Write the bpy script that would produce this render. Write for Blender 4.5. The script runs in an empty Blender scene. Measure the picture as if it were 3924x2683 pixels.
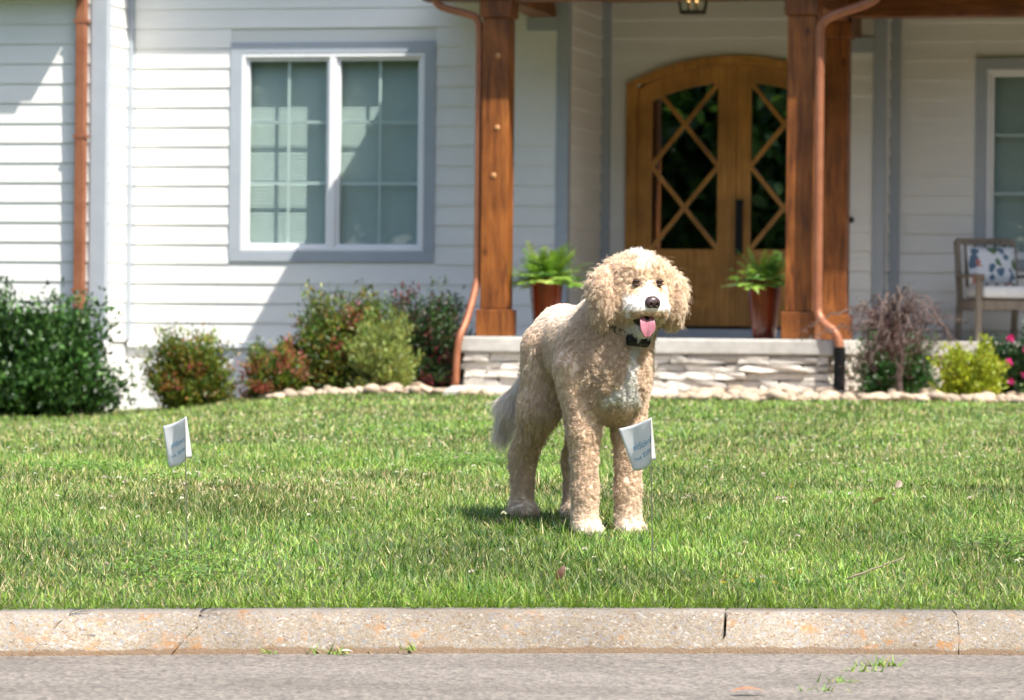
import bpy, bmesh, math, random
import numpy as np
from mathutils import Vector, Matrix, Euler

random.seed(7)
rng = np.random.default_rng(7)
R = math.radians
sc = bpy.context.scene
COL = sc.collection

# ------------------------------------------------------------------ camera
cam_d = bpy.data.cameras.new('camera')
cam = bpy.data.objects.new('camera', cam_d)
COL.objects.link(cam)
cam_d.sensor_width = 36.0
cam_d.lens = 139.4
cam_d.clip_start = 0.1
cam_d.clip_end = 2000
cam.matrix_world = Matrix.Translation((0, 0, 0.816)) @ Matrix.Rotation(R(90 - 0.175), 4, 'X') @ Matrix.Rotation(R(0.57), 4, 'Z')
cam_d.dof.use_dof = True
cam_d.dof.focus_distance = 11.95
cam_d.dof.aperture_fstop = 8.2
sc.camera = cam

# ------------------------------------------------------------------ sky, sun, exposure
SUN_EL, SUN_AZ = 56.0, 45.0          # azimuth: from behind the camera, swung to the right
sd = Vector((math.sin(R(SUN_AZ)) * math.cos(R(SUN_EL)), -math.cos(R(SUN_AZ)) * math.cos(R(SUN_EL)), math.sin(R(SUN_EL))))
world = bpy.data.worlds.new('World')
sc.world = world
world.use_nodes = True
wn = world.node_tree
sky = wn.nodes.new('ShaderNodeTexSky')
sky.sky_type = 'NISHITA'
sky.sun_disc = False
sky.sun_elevation = R(SUN_EL)
sky.sun_rotation = math.atan2(sd.x, sd.y)
sky.air_density = 1.0
sky.dust_density = 1.8
sky.ozone_density = 0.6
bg = wn.nodes['Background']
bg.inputs['Strength'].default_value = 0.15
wn.links.new(sky.outputs['Color'], bg.inputs['Color'])
sun_d = bpy.data.lights.new('sun', 'SUN')
sun_d.energy = 4.1
sun_d.angle = R(0.53)
sun_d.color = (1.0, 0.95, 0.87)
sun = bpy.data.objects.new('sun', sun_d)
COL.objects.link(sun)
sun.rotation_euler = (-sd).to_track_quat('-Z', 'Y').to_euler()
sun.location = sd * 60
sc.view_settings.view_transform = 'Standard'
sc.view_settings.look = 'None'
sc.view_settings.exposure = 1.28
sc.view_settings.gamma = 1.0
sc.view_settings.use_curve_mapping = False
sc.render.engine = 'CYCLES'
sc.cycles.use_denoising = True
sc.cycles.max_bounces = 6
sc.cycles.diffuse_bounces = 3
sc.cycles.transmission_bounces = 3
sc.cycles.glossy_bounces = 3
sc.cycles.use_adaptive_sampling = True
sc.cycles.adaptive_threshold = 0.02
sc.cycles.transparent_max_bounces = 12
sc.cycles.caustics_reflective = False
sc.cycles.caustics_refractive = False

# ------------------------------------------------------------------ small helpers
def link(o, parent=None):
    COL.objects.link(o)
    if parent is not None:
        o.parent = parent
    return o

def tag(o, label=None, cat=None, group=None, kind=None):
    if label: o['label'] = label
    if cat: o['category'] = cat
    if group: o['group'] = group
    if kind: o['kind'] = kind
    return o

def empty(name, loc=(0, 0, 0), rz=0.0, parent=None):
    o = bpy.data.objects.new(name, None)
    o.empty_display_size = 0.1
    link(o, parent)
    o.location = loc
    o.rotation_euler = (0, 0, rz)
    return o

def mesh(name, v, f, m=None, parent=None, smooth=False, cols=None):
    me = bpy.data.meshes.new(name)
    me.from_pydata([tuple(p) for p in v], [], [tuple(q) for q in f])
    if smooth:
        me.polygons.foreach_set('use_smooth', [True] * len(me.polygons))
    if cols is not None:
        a = me.color_attributes.new('col', 'FLOAT_COLOR', 'POINT')
        c = np.ones((len(me.vertices), 4), np.float32); c[:, :3] = cols
        a.data.foreach_set('color', c.ravel())
    me.update()
    if m: me.materials.append(m)
    return link(bpy.data.objects.new(name, me), parent)

def fast_mesh(name, V, faces_idx, nper, m, parent=None, cols=None, smooth=False):
    """V (n,3) float, faces_idx flat ints, nper: array of loop counts."""
    me = bpy.data.meshes.new(name)
    V = np.asarray(V, np.float32); faces_idx = np.asarray(faces_idx, np.int32); nper = np.asarray(nper, np.int32)
    me.vertices.add(len(V)); me.vertices.foreach_set('co', V.ravel())
    me.loops.add(len(faces_idx)); me.loops.foreach_set('vertex_index', faces_idx)
    me.polygons.add(len(nper))
    st = np.concatenate([[0], np.cumsum(nper)[:-1]]).astype(np.int32)
    me.polygons.foreach_set('loop_start', st)
    if smooth: me.polygons.foreach_set('use_smooth', np.ones(len(nper), bool))
    if cols is not None:
        a = me.color_attributes.new('col', 'FLOAT_COLOR', 'POINT')
        c = np.ones((len(V), 4), np.float32); c[:, :3] = cols
        a.data.foreach_set('color', c.ravel())
    me.update(calc_edges=True)
    me.validate()
    if m: me.materials.append(m)
    return link(bpy.data.objects.new(name, me), parent)

def box(name, x0, x1, y0, y1, z0, z1, m, parent=None, bev=0.0):
    bm = bmesh.new()
    bmesh.ops.create_cube(bm, size=1)
    for v in bm.verts:
        v.co = Vector(((x0 + x1) / 2 + v.co.x * (x1 - x0), (y0 + y1) / 2 + v.co.y * (y1 - y0), (z0 + z1) / 2 + v.co.z * (z1 - z0)))
    if bev > 0:
        bmesh.ops.bevel(bm, geom=bm.edges[:], offset=bev, segments=2, profile=0.5, affect='EDGES')
    me = bpy.data.meshes.new(name)
    bm.to_mesh(me); bm.free()
    if m: me.materials.append(m)
    return link(bpy.data.objects.new(name, me), parent)

def boxes(name, L, m, parent=None):
    v, f = [], []
    for (x0, x1, y0, y1, z0, z1) in L:
        b = len(v)
        v += [(x0, y0, z0), (x1, y0, z0), (x1, y1, z0), (x0, y1, z0), (x0, y0, z1), (x1, y0, z1), (x1, y1, z1), (x0, y1, z1)]
        f += [tuple(b + i for i in q) for q in ((0, 3, 2, 1), (4, 5, 6, 7), (0, 1, 5, 4), (1, 2, 6, 5), (2, 3, 7, 6), (3, 0, 4, 7))]
    return mesh(name, v, f, m, parent)

def prism(name, pts, y0, y1, m, parent=None):
    """polygon given as (x,z) list, extruded in y"""
    n = len(pts)
    v = [(x, y0, z) for x, z in pts] + [(x, y1, z) for x, z in pts]
    f = [tuple(range(n)), tuple(range(2 * n - 1, n - 1, -1))]
    f += [(i, i + n, (i + 1) % n + n, (i + 1) % n) for i in range(n)]
    o = mesh(name, v, f, m, parent)
    bm = bmesh.new(); bm.from_mesh(o.data); bmesh.ops.recalc_face_normals(bm, faces=bm.faces[:]); bm.to_mesh(o.data); bm.free()
    return o

def tube_data(pts, rad, n=8, square=False):
    pts = [Vector(p) for p in pts]
    if not hasattr(rad, '__len__'): rad = [rad] * len(pts)
    v, f = [], []
    up = Vector((0, 0, 1))
    t0 = (pts[1] - pts[0]).normalized()
    e1 = t0.cross(up)
    if e1.length < 1e-3: e1 = Vector((1, 0, 0))
    e1.normalize()
    for i, p in enumerate(pts):
        t = (pts[min(i + 1, len(pts) - 1)] - pts[max(i - 1, 0)]).normalized()
        e1 = (e1 - t * e1.dot(t)).normalized()
        e2 = t.cross(e1)
        for k in range(n):
            a = 2 * math.pi * (k + (0.5 if square else 0)) / n
            r = rad[i] * (1.414 if square else 1)
            v.append(p + e1 * math.cos(a) * r + e2 * math.sin(a) * r)
    for i in range(len(pts) - 1):
        for k in range(n):
            a, b = i * n + k, i * n + (k + 1) % n
            f.append((a, b, b + n, a + n))
    f.append(tuple(range(n - 1, -1, -1))); f.append(tuple(range((len(pts) - 1) * n, len(pts) * n)))
    return v, f

def tube(name, pts, rad, m, parent=None, n=8, smooth=True):
    v, f = tube_data(pts, rad, n)
    return mesh(name, v, f, m, parent, smooth)

def bez(pts, steps=6):
    """Catmull-Rom through pts"""
    P = [np.array(p, float) for p in pts]
    P = [2 * P[0] - P[1]] + P + [2 * P[-1] - P[-2]]
    out = []
    for i in range(1, len(P) - 2):
        for s in range(steps):
            t = s / steps
            a, b, c, d = P[i - 1:i + 3]
            out.append(0.5 * ((2 * b) + (-a + c) * t + (2 * a - 5 * b + 4 * c - d) * t * t + (-a + 3 * b - 3 * c + d) * t ** 3))
    out.append(P[-2])
    return [tuple(p) for p in out]

def lathe(name, prof, m, parent=None, n=28):
    v, f = [], []
    for r, z in prof:
        for k in range(n):
            a = 2 * math.pi * k / n
            v.append((r * math.cos(a), r * math.sin(a), z))
    for i in range(len(prof) - 1):
        for k in range(n):
            a, b = i * n + k, i * n + (k + 1) % n
            f.append((a, b, b + n, a + n))
    f.append(tuple(range(n - 1, -1, -1)))
    f.append(tuple(range((len(prof) - 1) * n, len(prof) * n)))
    return mesh(name, v, f, m, parent, True)

# ------------------------------------------------------------------ materials
def new_mat(name):
    m = bpy.data.materials.new(name)
    m.use_nodes = True
    nt = m.node_tree
    return m, nt, nt.nodes['Principled BSDF']

def N(nt, typ, **kw):
    n = nt.nodes.new(typ)
    for k, v in kw.items():
        if k in n.inputs: n.inputs[k].default_value = v
        else: setattr(n, k, v)
    return n

def ramp(nt, stops):
    r = nt.nodes.new('ShaderNodeValToRGB')
    el = r.color_ramp.elements
    while len(el) < len(stops): el.new(0.5)
    for e, (p, c) in zip(el, stops):
        e.position = p; e.color = (c[0], c[1], c[2], 1)
    return r

def noisy(name, stops, scale=8.0, rough=0.7, bump=0.0, bscale=None, detail=6, spec=0.5, metallic=0.0, stretch=None, rnd=0.0, bdist=0.01):
    m, nt, b = new_mat(name)
    tc = N(nt, 'ShaderNodeTexCoord')
    mp = N(nt, 'ShaderNodeMapping')
    if stretch: mp.inputs['Scale'].default_value = stretch
    nt.links.new(tc.outputs['Object'], mp.inputs['Vector'])
    no = N(nt, 'ShaderNodeTexNoise', Scale=scale, Detail=detail, Roughness=0.6)
    nt.links.new(mp.outputs['Vector'], no.inputs['Vector'])
    rp = ramp(nt, stops)
    nt.links.new(no.outputs['Fac'], rp.inputs['Fac'])
    col = rp.outputs['Color']
    if rnd > 0:
        oi = N(nt, 'ShaderNodeObjectInfo')
        mr = N(nt, 'ShaderNodeMapRange'); mr.inputs['To Min'].default_value = 1 - rnd; mr.inputs['To Max'].default_value = 1 + rnd
        nt.links.new(oi.outputs['Random'], mr.inputs['Value'])
        hs = N(nt, 'ShaderNodeHueSaturation')
        nt.links.new(mr.outputs['Result'], hs.inputs['Value'])
        nt.links.new(col, hs.inputs['Color'])
        col = hs.outputs['Color']
    nt.links.new(col, b.inputs['Base Color'])
    b.inputs['Roughness'].default_value = rough
    b.inputs['Specular IOR Level'].default_value = spec
    b.inputs['Metallic'].default_value = metallic
    if bump > 0:
        n2 = N(nt, 'ShaderNodeTexNoise', Scale=bscale or scale * 4, Detail=5)
        nt.links.new(mp.outputs['Vector'], n2.inputs['Vector'])
        bp = N(nt, 'ShaderNodeBump', Strength=bump, Distance=bdist)
        nt.links.new(n2.outputs['Fac'], bp.inputs['Height'])
        nt.links.new(bp.outputs['Normal'], b.inputs['Normal'])
    return m

def wood(name, dark, mid, light, axis_scale, rough=0.45, knots=0.0, spec=0.4):
    m, nt, b = new_mat(name)
    tc = N(nt, 'ShaderNodeTexCoord')
    mp = N(nt, 'ShaderNodeMapping'); mp.inputs['Scale'].default_value = axis_scale
    nt.links.new(tc.outputs['Object'], mp.inputs['Vector'])
    n1 = N(nt, 'ShaderNodeTexNoise', Scale=3.0, Detail=8, Roughness=0.62, Distortion=0.6)
    nt.links.new(mp.outputs['Vector'], n1.inputs['Vector'])
    rp = ramp(nt, [(0.28, dark), (0.48, mid), (0.72, light)])
    nt.links.new(n1.outputs['Fac'], rp.inputs['Fac'])
    col = rp.outputs['Color']
    n3 = N(nt, 'ShaderNodeTexNoise', Scale=2.4, Detail=3)
    nt.links.new(tc.outputs['Object'], n3.inputs['Vector'])
    r3 = ramp(nt, [(0.3, (0.45, 0.43, 0.43)), (0.62, (1.08, 1.08, 1.08))])
    nt.links.new(n3.outputs['Fac'], r3.inputs['Fac'])
    mx = N(nt, 'ShaderNodeMix', data_type='RGBA', blend_type='MULTIPLY'); mx.inputs[0].default_value = 0.8
    nt.links.new(col, mx.inputs[6]); nt.links.new(r3.outputs['Color'], mx.inputs[7])
    col = mx.outputs[2]
    if knots > 0:
        vo = N(nt, 'ShaderNodeTexVoronoi', Scale=4.2, Randomness=1.0)
        mk = N(nt, 'ShaderNodeMapping'); mk.inputs['Scale'].default_value = (1.0, 1.0, 0.65)
        nt.links.new(tc.outputs['Object'], mk.inputs['Vector']); nt.links.new(mk.outputs['Vector'], vo.inputs['Vector'])
        rk = ramp(nt, [(0.04, (0.28, 0.2, 0.18)), (0.15, (1, 1, 1))])
        nt.links.new(vo.outputs['Distance'], rk.inputs['Fac'])
        mk2 = N(nt, 'ShaderNodeMix', data_type='RGBA', blend_type='MULTIPLY'); mk2.inputs[0].default_value = knots
        nt.links.new(col, mk2.inputs[6]); nt.links.new(rk.outputs['Color'], mk2.inputs[7])
        col = mk2.outputs[2]
    nt.links.new(col, b.inputs['Base Color'])
    b.inputs['Roughness'].default_value = rough
    b.inputs['Specular IOR Level'].default_value = spec
    bp = N(nt, 'ShaderNodeBump', Strength=0.25, Distance=0.004)
    nt.links.new(n1.outputs['Fac'], bp.inputs['Height']); nt.links.new(bp.outputs['Normal'], b.inputs['Normal'])
    return m

def glass(name, tint, rough=0.0, refl=0.085):
    """a thin pane: lets tinted light through, mirrors by Fresnel"""
    m, nt, b = new_mat(name)
    nt.nodes.remove(b)
    out = nt.nodes['Material Output']
    tr = N(nt, 'ShaderNodeBsdfTransparent', Color=(*tint, 1))
    gl = N(nt, 'ShaderNodeBsdfGlossy', Roughness=rough, Color=(1, 1, 1, 1))
    lw = N(nt, 'ShaderNodeLayerWeight', Blend=0.5)
    pw_ = N(nt, 'ShaderNodeMath', operation='POWER'); pw_.inputs[1].default_value = 5.0
    nt.links.new(lw.outputs['Facing'], pw_.inputs[0])
    mu = N(nt, 'ShaderNodeMath', operation='MULTIPLY_ADD'); mu.inputs[1].default_value = 0.9; mu.inputs[2].default_value = refl
    nt.links.new(pw_.outputs[0], mu.inputs[0])
    mx = N(nt, 'ShaderNodeMixShader')
    nt.links.new(mu.outputs[0], mx.inputs['Fac']); nt.links.new(tr.outputs[0], mx.inputs[1]); nt.links.new(gl.outputs[0], mx.inputs[2])
    nt.links.new(mx.outputs[0], out.inputs['Surface'])
    return m

def leafy(name, trans=0.35, rough=0.45, spec=0.35, sat=1.0, sheen=0.0):
    """colour from the mesh's own 'col' attribute, light passes through the leaf"""
    m, nt, b = new_mat(name)
    out = nt.nodes['Material Output']
    at = N(nt, 'ShaderNodeAttribute', attribute_name='col')
    nt.links.new(at.outputs['Color'], b.inputs['Base Color'])
    b.inputs['Roughness'].default_value = rough
    b.inputs['Specular IOR Level'].default_value = spec
    if trans > 0:
        tl = N(nt, 'ShaderNodeBsdfTranslucent')
        mc = N(nt, 'ShaderNodeMix', data_type='RGBA', blend_type='MULTIPLY'); mc.inputs[0].default_value = 1.0
        mc.inputs[7].default_value = (1.08, 1.15, 0.7, 1)
        nt.links.new(at.outputs['Color'], mc.inputs[6]); nt.links.new(mc.outputs[2], tl.inputs['Color'])
        mx = N(nt, 'ShaderNodeMixShader'); mx.inputs['Fac'].default_value = trans
        nt.links.new(b.outputs[0], mx.inputs[1]); nt.links.new(tl.outputs[0], mx.inputs[2])
        nt.links.new(mx.outputs[0], out.inputs['Surface'])
    return m

def flat(name, c, rough=0.6, spec=0.5, metallic=0.0, emit=None):
    m, nt, b = new_mat(name)
    b.inputs['Base Color'].default_value = (*c, 1)
    b.inputs['Roughness'].default_value = rough
    b.inputs['Specular IOR Level'].default_value = spec
    b.inputs['Metallic'].default_value = metallic
    if emit:
        b.inputs['Emission Color'].default_value = (*emit[0], 1); b.inputs['Emission Strength'].default_value = emit[1]
    return m

M = {}
M['siding'] = noisy('white_siding', [(0.3, (0.745, 0.735, 0.695)), (0.7, (0.795, 0.785, 0.745))], 2.0, 0.55, 0.12, 60, rnd=0.012, stretch=(0.3, 0.3, 2.0))
M['sheath'] = flat('wall_sheathing', (0.66, 0.66, 0.62), 0.8)
M['trim'] = noisy('grey_trim', [(0.3, (0.33, 0.365, 0.40)), (0.7, (0.38, 0.415, 0.45))], 3.0, 0.5, 0.05, 80)
M['vinyl'] = noisy('white_vinyl', [(0.3, (0.76, 0.77, 0.78)), (0.7, (0.82, 0.82, 0.82))], 3.0, 0.35)
M['foundation'] = noisy('white_foundation', [(0.3, (0.66, 0.65, 0.63)), (0.7, (0.80, 0.79, 0.77))], 6.0, 0.85, 0.5, 25)
M['post'] = wood('stained_post', (0.060, 0.018, 0.006), (0.215, 0.068, 0.015), (0.35, 0.125, 0.028), (9, 9, 0.8), 0.42, knots=0.85)
M['beam'] = wood('stained_beam', (0.09, 0.028, 0.008), (0.20, 0.068, 0.018), (0.30, 0.11, 0.03), (0.9, 9, 9), 0.45, knots=0.5)
M['doorwood'] = wood('door_wood', (0.33, 0.145, 0.026), (0.48, 0.225, 0.050), (0.58, 0.29, 0.072), (10, 10, 0.8), 0.38)
M['copper'] = noisy('copper', [(0.3, (0.27, 0.095, 0.045)), (0.7, (0.38, 0.155, 0.08))], 7.0, 0.48, 0.05, 30, metallic=0.35)
M['concrete'] = noisy('pale_concrete', [(0.3, (0.36, 0.34, 0.31)), (0.7, (0.50, 0.48, 0.44))], 7.0, 0.85, 0.3, 60)
M['path'] = noisy('path_concrete', [(0.3, (0.40, 0.37, 0.32)), (0.7, (0.48, 0.45, 0.39))], 5.0, 0.85, 0.3, 60)
M['ledge'] = noisy('ledge_stone', [(0.25, (0.42, 0.36, 0.29)), (0.5, (0.66, 0.61, 0.54)), (0.75, (0.78, 0.75, 0.70))], 5.0, 0.85, 0.6, 22, rnd=0.24, bdist=0.02)
M['mortar'] = noisy('dark_joint', [(0.3, (0.16, 0.14, 0.12)), (0.7, (0.27, 0.245, 0.215))], 12.0, 0.95, 0.4)  # brown mortar colour, also used for the dirt in the kerb joints
M['river'] = noisy('river_stone', [(0.25, (0.26, 0.18, 0.11)), (0.5, (0.38, 0.29, 0.20)), (0.75, (0.47, 0.41, 0.33))], 4.0, 0.7, 0.2, 30, rnd=0.22)
M['bedsoil'] = noisy('bed_soil', [(0.3, (0.20, 0.15, 0.10)), (0.7, (0.42, 0.34, 0.25))], 14.0, 0.95, 0.6, 60)
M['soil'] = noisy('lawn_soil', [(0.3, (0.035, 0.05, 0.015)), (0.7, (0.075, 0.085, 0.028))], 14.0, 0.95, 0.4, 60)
M['ground'] = noisy('far_ground', [(0.3, (0.05, 0.075, 0.022)), (0.7, (0.085, 0.105, 0.035))], 0.6, 0.95)
M['black'] = flat('black_plastic', (0.010, 0.010, 0.011), 0.5, 0.2)
M['iron'] = flat('dark_iron', (0.03, 0.022, 0.018), 0.5, metallic=0.4)
M['pot'] = noisy('glazed_pot', [(0.3, (0.06, 0.008, 0.004)), (0.55, (0.16, 0.026, 0.008)), (0.8, (0.20, 0.042, 0.012))], 5.0, 0.10, 0.15, 14, stretch=(1.6, 1.6, 0.5))
M['glass_win'] = glass('window_glass', (0.76, 0.86, 0.83), refl=0.07)
M['glass_door'] = glass('door_glass', (0.60, 0.64, 0.62), refl=0.30)
M['glass_lamp'] = glass('lantern_glass', (0.92, 0.92, 0.9))
M['blind'] = flat('blind_slat', (0.72, 0.74, 0.72), 0.6)
M['room'] = flat('room_dark', (0.05, 0.045, 0.04), 0.9)
M['roomwood'] = flat('room_wood', (0.20, 0.11, 0.05), 0.6)
M['roof'] = noisy('roof_shingle', [(0.3, (0.07, 0.07, 0.07)), (0.7, (0.12, 0.12, 0.12))], 6, 0.9)
M['soffit'] = wood('soffit_board', (0.16, 0.09, 0.04), (0.24, 0.14, 0.07), (0.30, 0.18, 0.09), (0.8, 8, 8), 0.6)
M['fascia'] = flat('white_soffit', (0.72, 0.72, 0.70), 0.6)
M['leaf'] = leafy('shrub_leaf', 0.3, 0.38, 0.5)
M['gloss_leaf'] = leafy('holly_leaf', 0.15, 0.42, 0.4)
M['grass'] = leafy('grass_blade', 0.30, 0.45, 0.28)
M['stem'] = flat('shrub_stem', (0.13, 0.075, 0.045), 0.8)
M['mstem'] = noisy('maple_bark', [(0.3, (0.065, 0.042, 0.036)), (0.7, (0.15, 0.105, 0.085))], 12, 0.8)
M['bark'] = noisy('tree_bark', [(0.3, (0.06, 0.045, 0.03)), (0.7, (0.14, 0.11, 0.08))], 6, 0.9, 0.5)

# ------------------------------------------------------------------ terrain
def smooth01(t):
    t = np.clip(t, 0, 1)
    return t * t * (3 - 2 * t)

def kerb_y(x):
    x = np.clip(np.asarray(x, float), -2.6, 2.6)
    return 10.26 + 0.14 * x - 0.05 * x * x

_PY = np.array([-100, 10.55, 11.2, 12.06, 13.0, 16, 22, 30, 34, 40, 200])
_PZ = np.array([0.095, 0.095, 0.157, 0.229, 0.270, 0.293, 0.312, 0.328, 0.372, 0.40, 0.40])
def ground_z(x, y):
    x = np.asarray(x, float); y = np.asarray(y, float)
    z = np.interp(y - np.clip(1 - (y - 10.4) / 2.0, 0, 1) * (kerb_y(x) - 10.26), _PY, _PZ)
    z = z - 0.285 * smooth01((y - 14) / 20.0) * smooth01((-0.8 - x) / 3.2)
    z = z + 0.006 * np.sin(x * 2.3 + 0.7) * np.sin(y * 1.7) * np.clip((y - 11) / 2, 0, 1)
    return z

def bed_edge(x):
    return np.interp(x, [-60, -2.75, -2.35, -2.0, -1.2, 0.0, 1.0, 4.0, 60], [200, 200, 35.0, 33.4, 32.1, 31.5, 31.2, 30.9, 30.5])

# road, ground, lawn
def grid_sheet(name, xs, ys, zf, m, lift=0.0, warp=None):
    X, Y = np.meshgrid(xs, ys)
    if warp: Y = warp(X, Y)
    Z = zf(X, Y) + lift
    V = np.stack([X, Y, Z], -1).reshape(-1, 3)
    nx, ny = len(xs), len(ys)
    i = np.arange(nx - 1)[None, :] + nx * np.arange(ny - 1)[:, None]
    i = i.ravel()
    F = np.stack([i, i + 1, i + 1 + nx, i + nx], -1)
    return fast_mesh(name, V, F.ravel(), np.full(len(F), 4), m, smooth=True)

def asphalt():
    m, nt, b = new_mat('old_asphalt')
    tc = N(nt, 'ShaderNodeTexCoord')
    big = N(nt, 'ShaderNodeTexNoise', Scale=1.6, Detail=7, Roughness=0.65)
    mp = N(nt, 'ShaderNodeMapping'); mp.inputs['Scale'].default_value = (0.7, 1.6, 1)
    nt.links.new(tc.outputs['Object'], mp.inputs['Vector']); nt.links.new(mp.outputs['Vector'], big.inputs['Vector'])
    r1 = ramp(nt, [(0.3, (0.118, 0.101, 0.083)), (0.5, (0.150, 0.130, 0.109)), (0.7, (0.184, 0.161, 0.137))])
    nt.links.new(big.outputs['Fac'], r1.inputs['Fac'])
    vo = N(nt, 'ShaderNodeTexVoronoi', Scale=95.0, Randomness=1.0)
    nt.links.new(tc.outputs['Object'], vo.inputs['Vector'])
    r2 = ramp(nt, [(0.0, (0.45, 0.44, 0.43)), (0.5, (1.0, 1.0, 1.0)), (1.0, (1.75, 1.7, 1.62))])
    sep = N(nt, 'ShaderNodeSeparateColor'); nt.links.new(vo.outputs['Color'], sep.inputs[0])
    nt.links.new(sep.outputs[0], r2.inputs['Fac'])
    mx = N(nt, 'ShaderNodeMix', data_type='RGBA', blend_type='MULTIPLY'); mx.inputs[0].default_value = 0.8
    nt.links.new(r1.outputs['Color'], mx.inputs[6]); nt.links.new(r2.outputs['Color'], mx.inputs[7])
    nt.links.new(mx.outputs[2], b.inputs['Base Color'])
    b.inputs['Roughness'].default_value = 0.9
    bp = N(nt, 'ShaderNodeBump', Strength=0.6, Distance=0.004)
    nt.links.new(vo.outputs['Distance'], bp.inputs['Height']); nt.links.new(bp.outputs['Normal'], b.inputs['Normal'])
    return m

def kerb_mat():
    m, nt, b = new_mat('exposed_aggregate')
    tc = N(nt, 'ShaderNodeTexCoord')
    wob = N(nt, 'ShaderNodeTexNoise', Scale=60.0, Detail=2)
    nt.links.new(tc.outputs['Object'], wob.inputs['Vector'])
    add = N(nt, 'ShaderNodeMix', data_type='RGBA', blend_type='LINEAR_LIGHT'); add.inputs[0].default_value = 0.012
    nt.links.new(tc.outputs['Object'], add.inputs[6]); nt.links.new(wob.outputs['Color'], add.inputs[7])
    vo = N(nt, 'ShaderNodeTexVoronoi', Scale=150.0, Randomness=1.0)
    nt.links.new(add.outputs[2], vo.inputs['Vector'])
    sep = N(nt, 'ShaderNodeSeparateColor'); nt.links.new(vo.outputs['Color'], sep.inputs[0])
    peb = ramp(nt, [(0.0, (0.15, 0.09, 0.05)), (0.25, (0.31, 0.255, 0.185)), (0.45, (0.23, 0.23, 0.235)), (0.62, (0.35, 0.28, 0.19)), (0.8, (0.20, 0.20, 0.215)), (0.95, (0.41, 0.375, 0.325))])
    nt.links.new(sep.outputs[0], peb.inputs['Fac'])
    fine = N(nt, 'ShaderNodeTexNoise', Scale=150.0, Detail=3)
    nt.links.new(tc.outputs['Object'], fine.inputs['Vector'])
    mat2 = ramp(nt, [(0.3, (0.18, 0.147, 0.108)), (0.7, (0.31, 0.262, 0.20))])
    nt.links.new(fine.outputs['Fac'], mat2.inputs['Fac'])
    gp = N(nt, 'ShaderNodeMath', operation='GREATER_THAN'); gp.inputs[1].default_value = 0.55
    nt.links.new(sep.outputs[1], gp.inputs[0])
    mx = N(nt, 'ShaderNodeMix', data_type='RGBA')
    nt.links.new(gp.outputs[0], mx.inputs[0]); nt.links.new(mat2.outputs['Color'], mx.inputs[6]); nt.links.new(peb.outputs['Color'], mx.inputs[7])
    ru = N(nt, 'ShaderNodeTexNoise', Scale=11.0, Detail=5, Roughness=0.75)
    nt.links.new(tc.outputs['Object'], ru.inputs['Vector'])
    rr = ramp(nt, [(0.57, (0, 0, 0)), (0.68, (0.85, 0.85, 0.85))])
    nt.links.new(ru.outputs['Fac'], rr.inputs['Fac'])
    m2 = N(nt, 'ShaderNodeMix', data_type='RGBA')
    nt.links.new(rr.outputs['Color'], m2.inputs[0]); nt.links.new(mx.outputs[2], m2.inputs[6]); m2.inputs[7].default_value = (0.36, 0.17, 0.05, 1)
    st = N(nt, 'ShaderNodeTexNoise', Scale=2.2, Detail=6)
    nt.links.new(tc.outputs['Object'], st.inputs['Vector'])
    rs = ramp(nt, [(0.36, (0.55, 0.53, 0.51)), (0.6, (1, 1, 1))])
    nt.links.new(st.outputs['Fac'], rs.inputs['Fac'])
    m3 = N(nt, 'ShaderNodeMix', data_type='RGBA', blend_type='MULTIPLY'); m3.inputs[0].default_value = 0.85
    nt.links.new(m2.outputs[2], m3.inputs[6]); nt.links.new(rs.outputs['Color'], m3.inputs[7])
    # brown silt left along the foot of the kerb
    sx = N(nt, 'ShaderNodeSeparateXYZ'); nt.links.new(tc.outputs['Object'], sx.inputs[0])
    sn = N(nt, 'ShaderNodeTexNoise', Scale=16.0, Detail=4); nt.links.new(tc.outputs['Object'], sn.inputs['Vector'])
    sm = N(nt, 'ShaderNodeMath', operation='MULTIPLY_ADD'); sm.inputs[1].default_value = -0.024; nt.links.new(sn.outputs['Fac'], sm.inputs[0]); nt.links.new(sx.outputs['Z'], sm.inputs[2])
    sr = ramp(nt, [(0.0, (0.8, 0.8, 0.8)), (0.003, (0, 0, 0))])
    nt.links.new(sm.outputs[0], sr.inputs['Fac'])
    m4 = N(nt, 'ShaderNodeMix', data_type='RGBA')
    nt.links.new(sr.outputs['Color'], m4.inputs[0]); nt.links.new(m3.outputs[2], m4.inputs[6]); m4.inputs[7].default_value = (0.14, 0.085, 0.045, 1)
    nt.links.new(m4.outputs[2], b.inputs['Base Color'])
    b.inputs['Roughness'].default_value = 0.85
    bp = N(nt, 'ShaderNodeBump', Strength=0.7, Distance=0.004)
    nt.links.new(vo.outputs['Distance'], bp.inputs['Height']); bp.invert = True
    nt.links.new(bp.outputs['Normal'], b.inputs['Normal'])
    return m

M['asphalt'] = asphalt()
M['kerb'] = kerb_mat()

gnd = mesh('ground', [(-900, -900, -0.06), (900, -900, -0.06), (900, 900, -0.06), (-900, 900, -0.06)], [(0, 1, 2, 3)], M['ground'])
tag(gnd, 'grassy ground reaching out around the house', 'ground', kind='structure')
rd = grid_sheet('road', np.linspace(-60, 60, 41), np.linspace(-9, 10.6, 21), lambda x, y: 0 * x, M['asphalt'])
tag(rd, 'worn grey asphalt road in front of the kerb', 'road', kind='structure')
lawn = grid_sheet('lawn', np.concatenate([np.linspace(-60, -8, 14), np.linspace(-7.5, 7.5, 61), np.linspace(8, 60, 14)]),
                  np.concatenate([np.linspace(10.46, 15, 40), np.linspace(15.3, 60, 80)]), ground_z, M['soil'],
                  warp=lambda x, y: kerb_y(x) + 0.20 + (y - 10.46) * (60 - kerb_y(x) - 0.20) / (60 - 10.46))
tag(lawn, 'sloping lawn between the kerb and the house', 'lawn', kind='structure')

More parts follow.
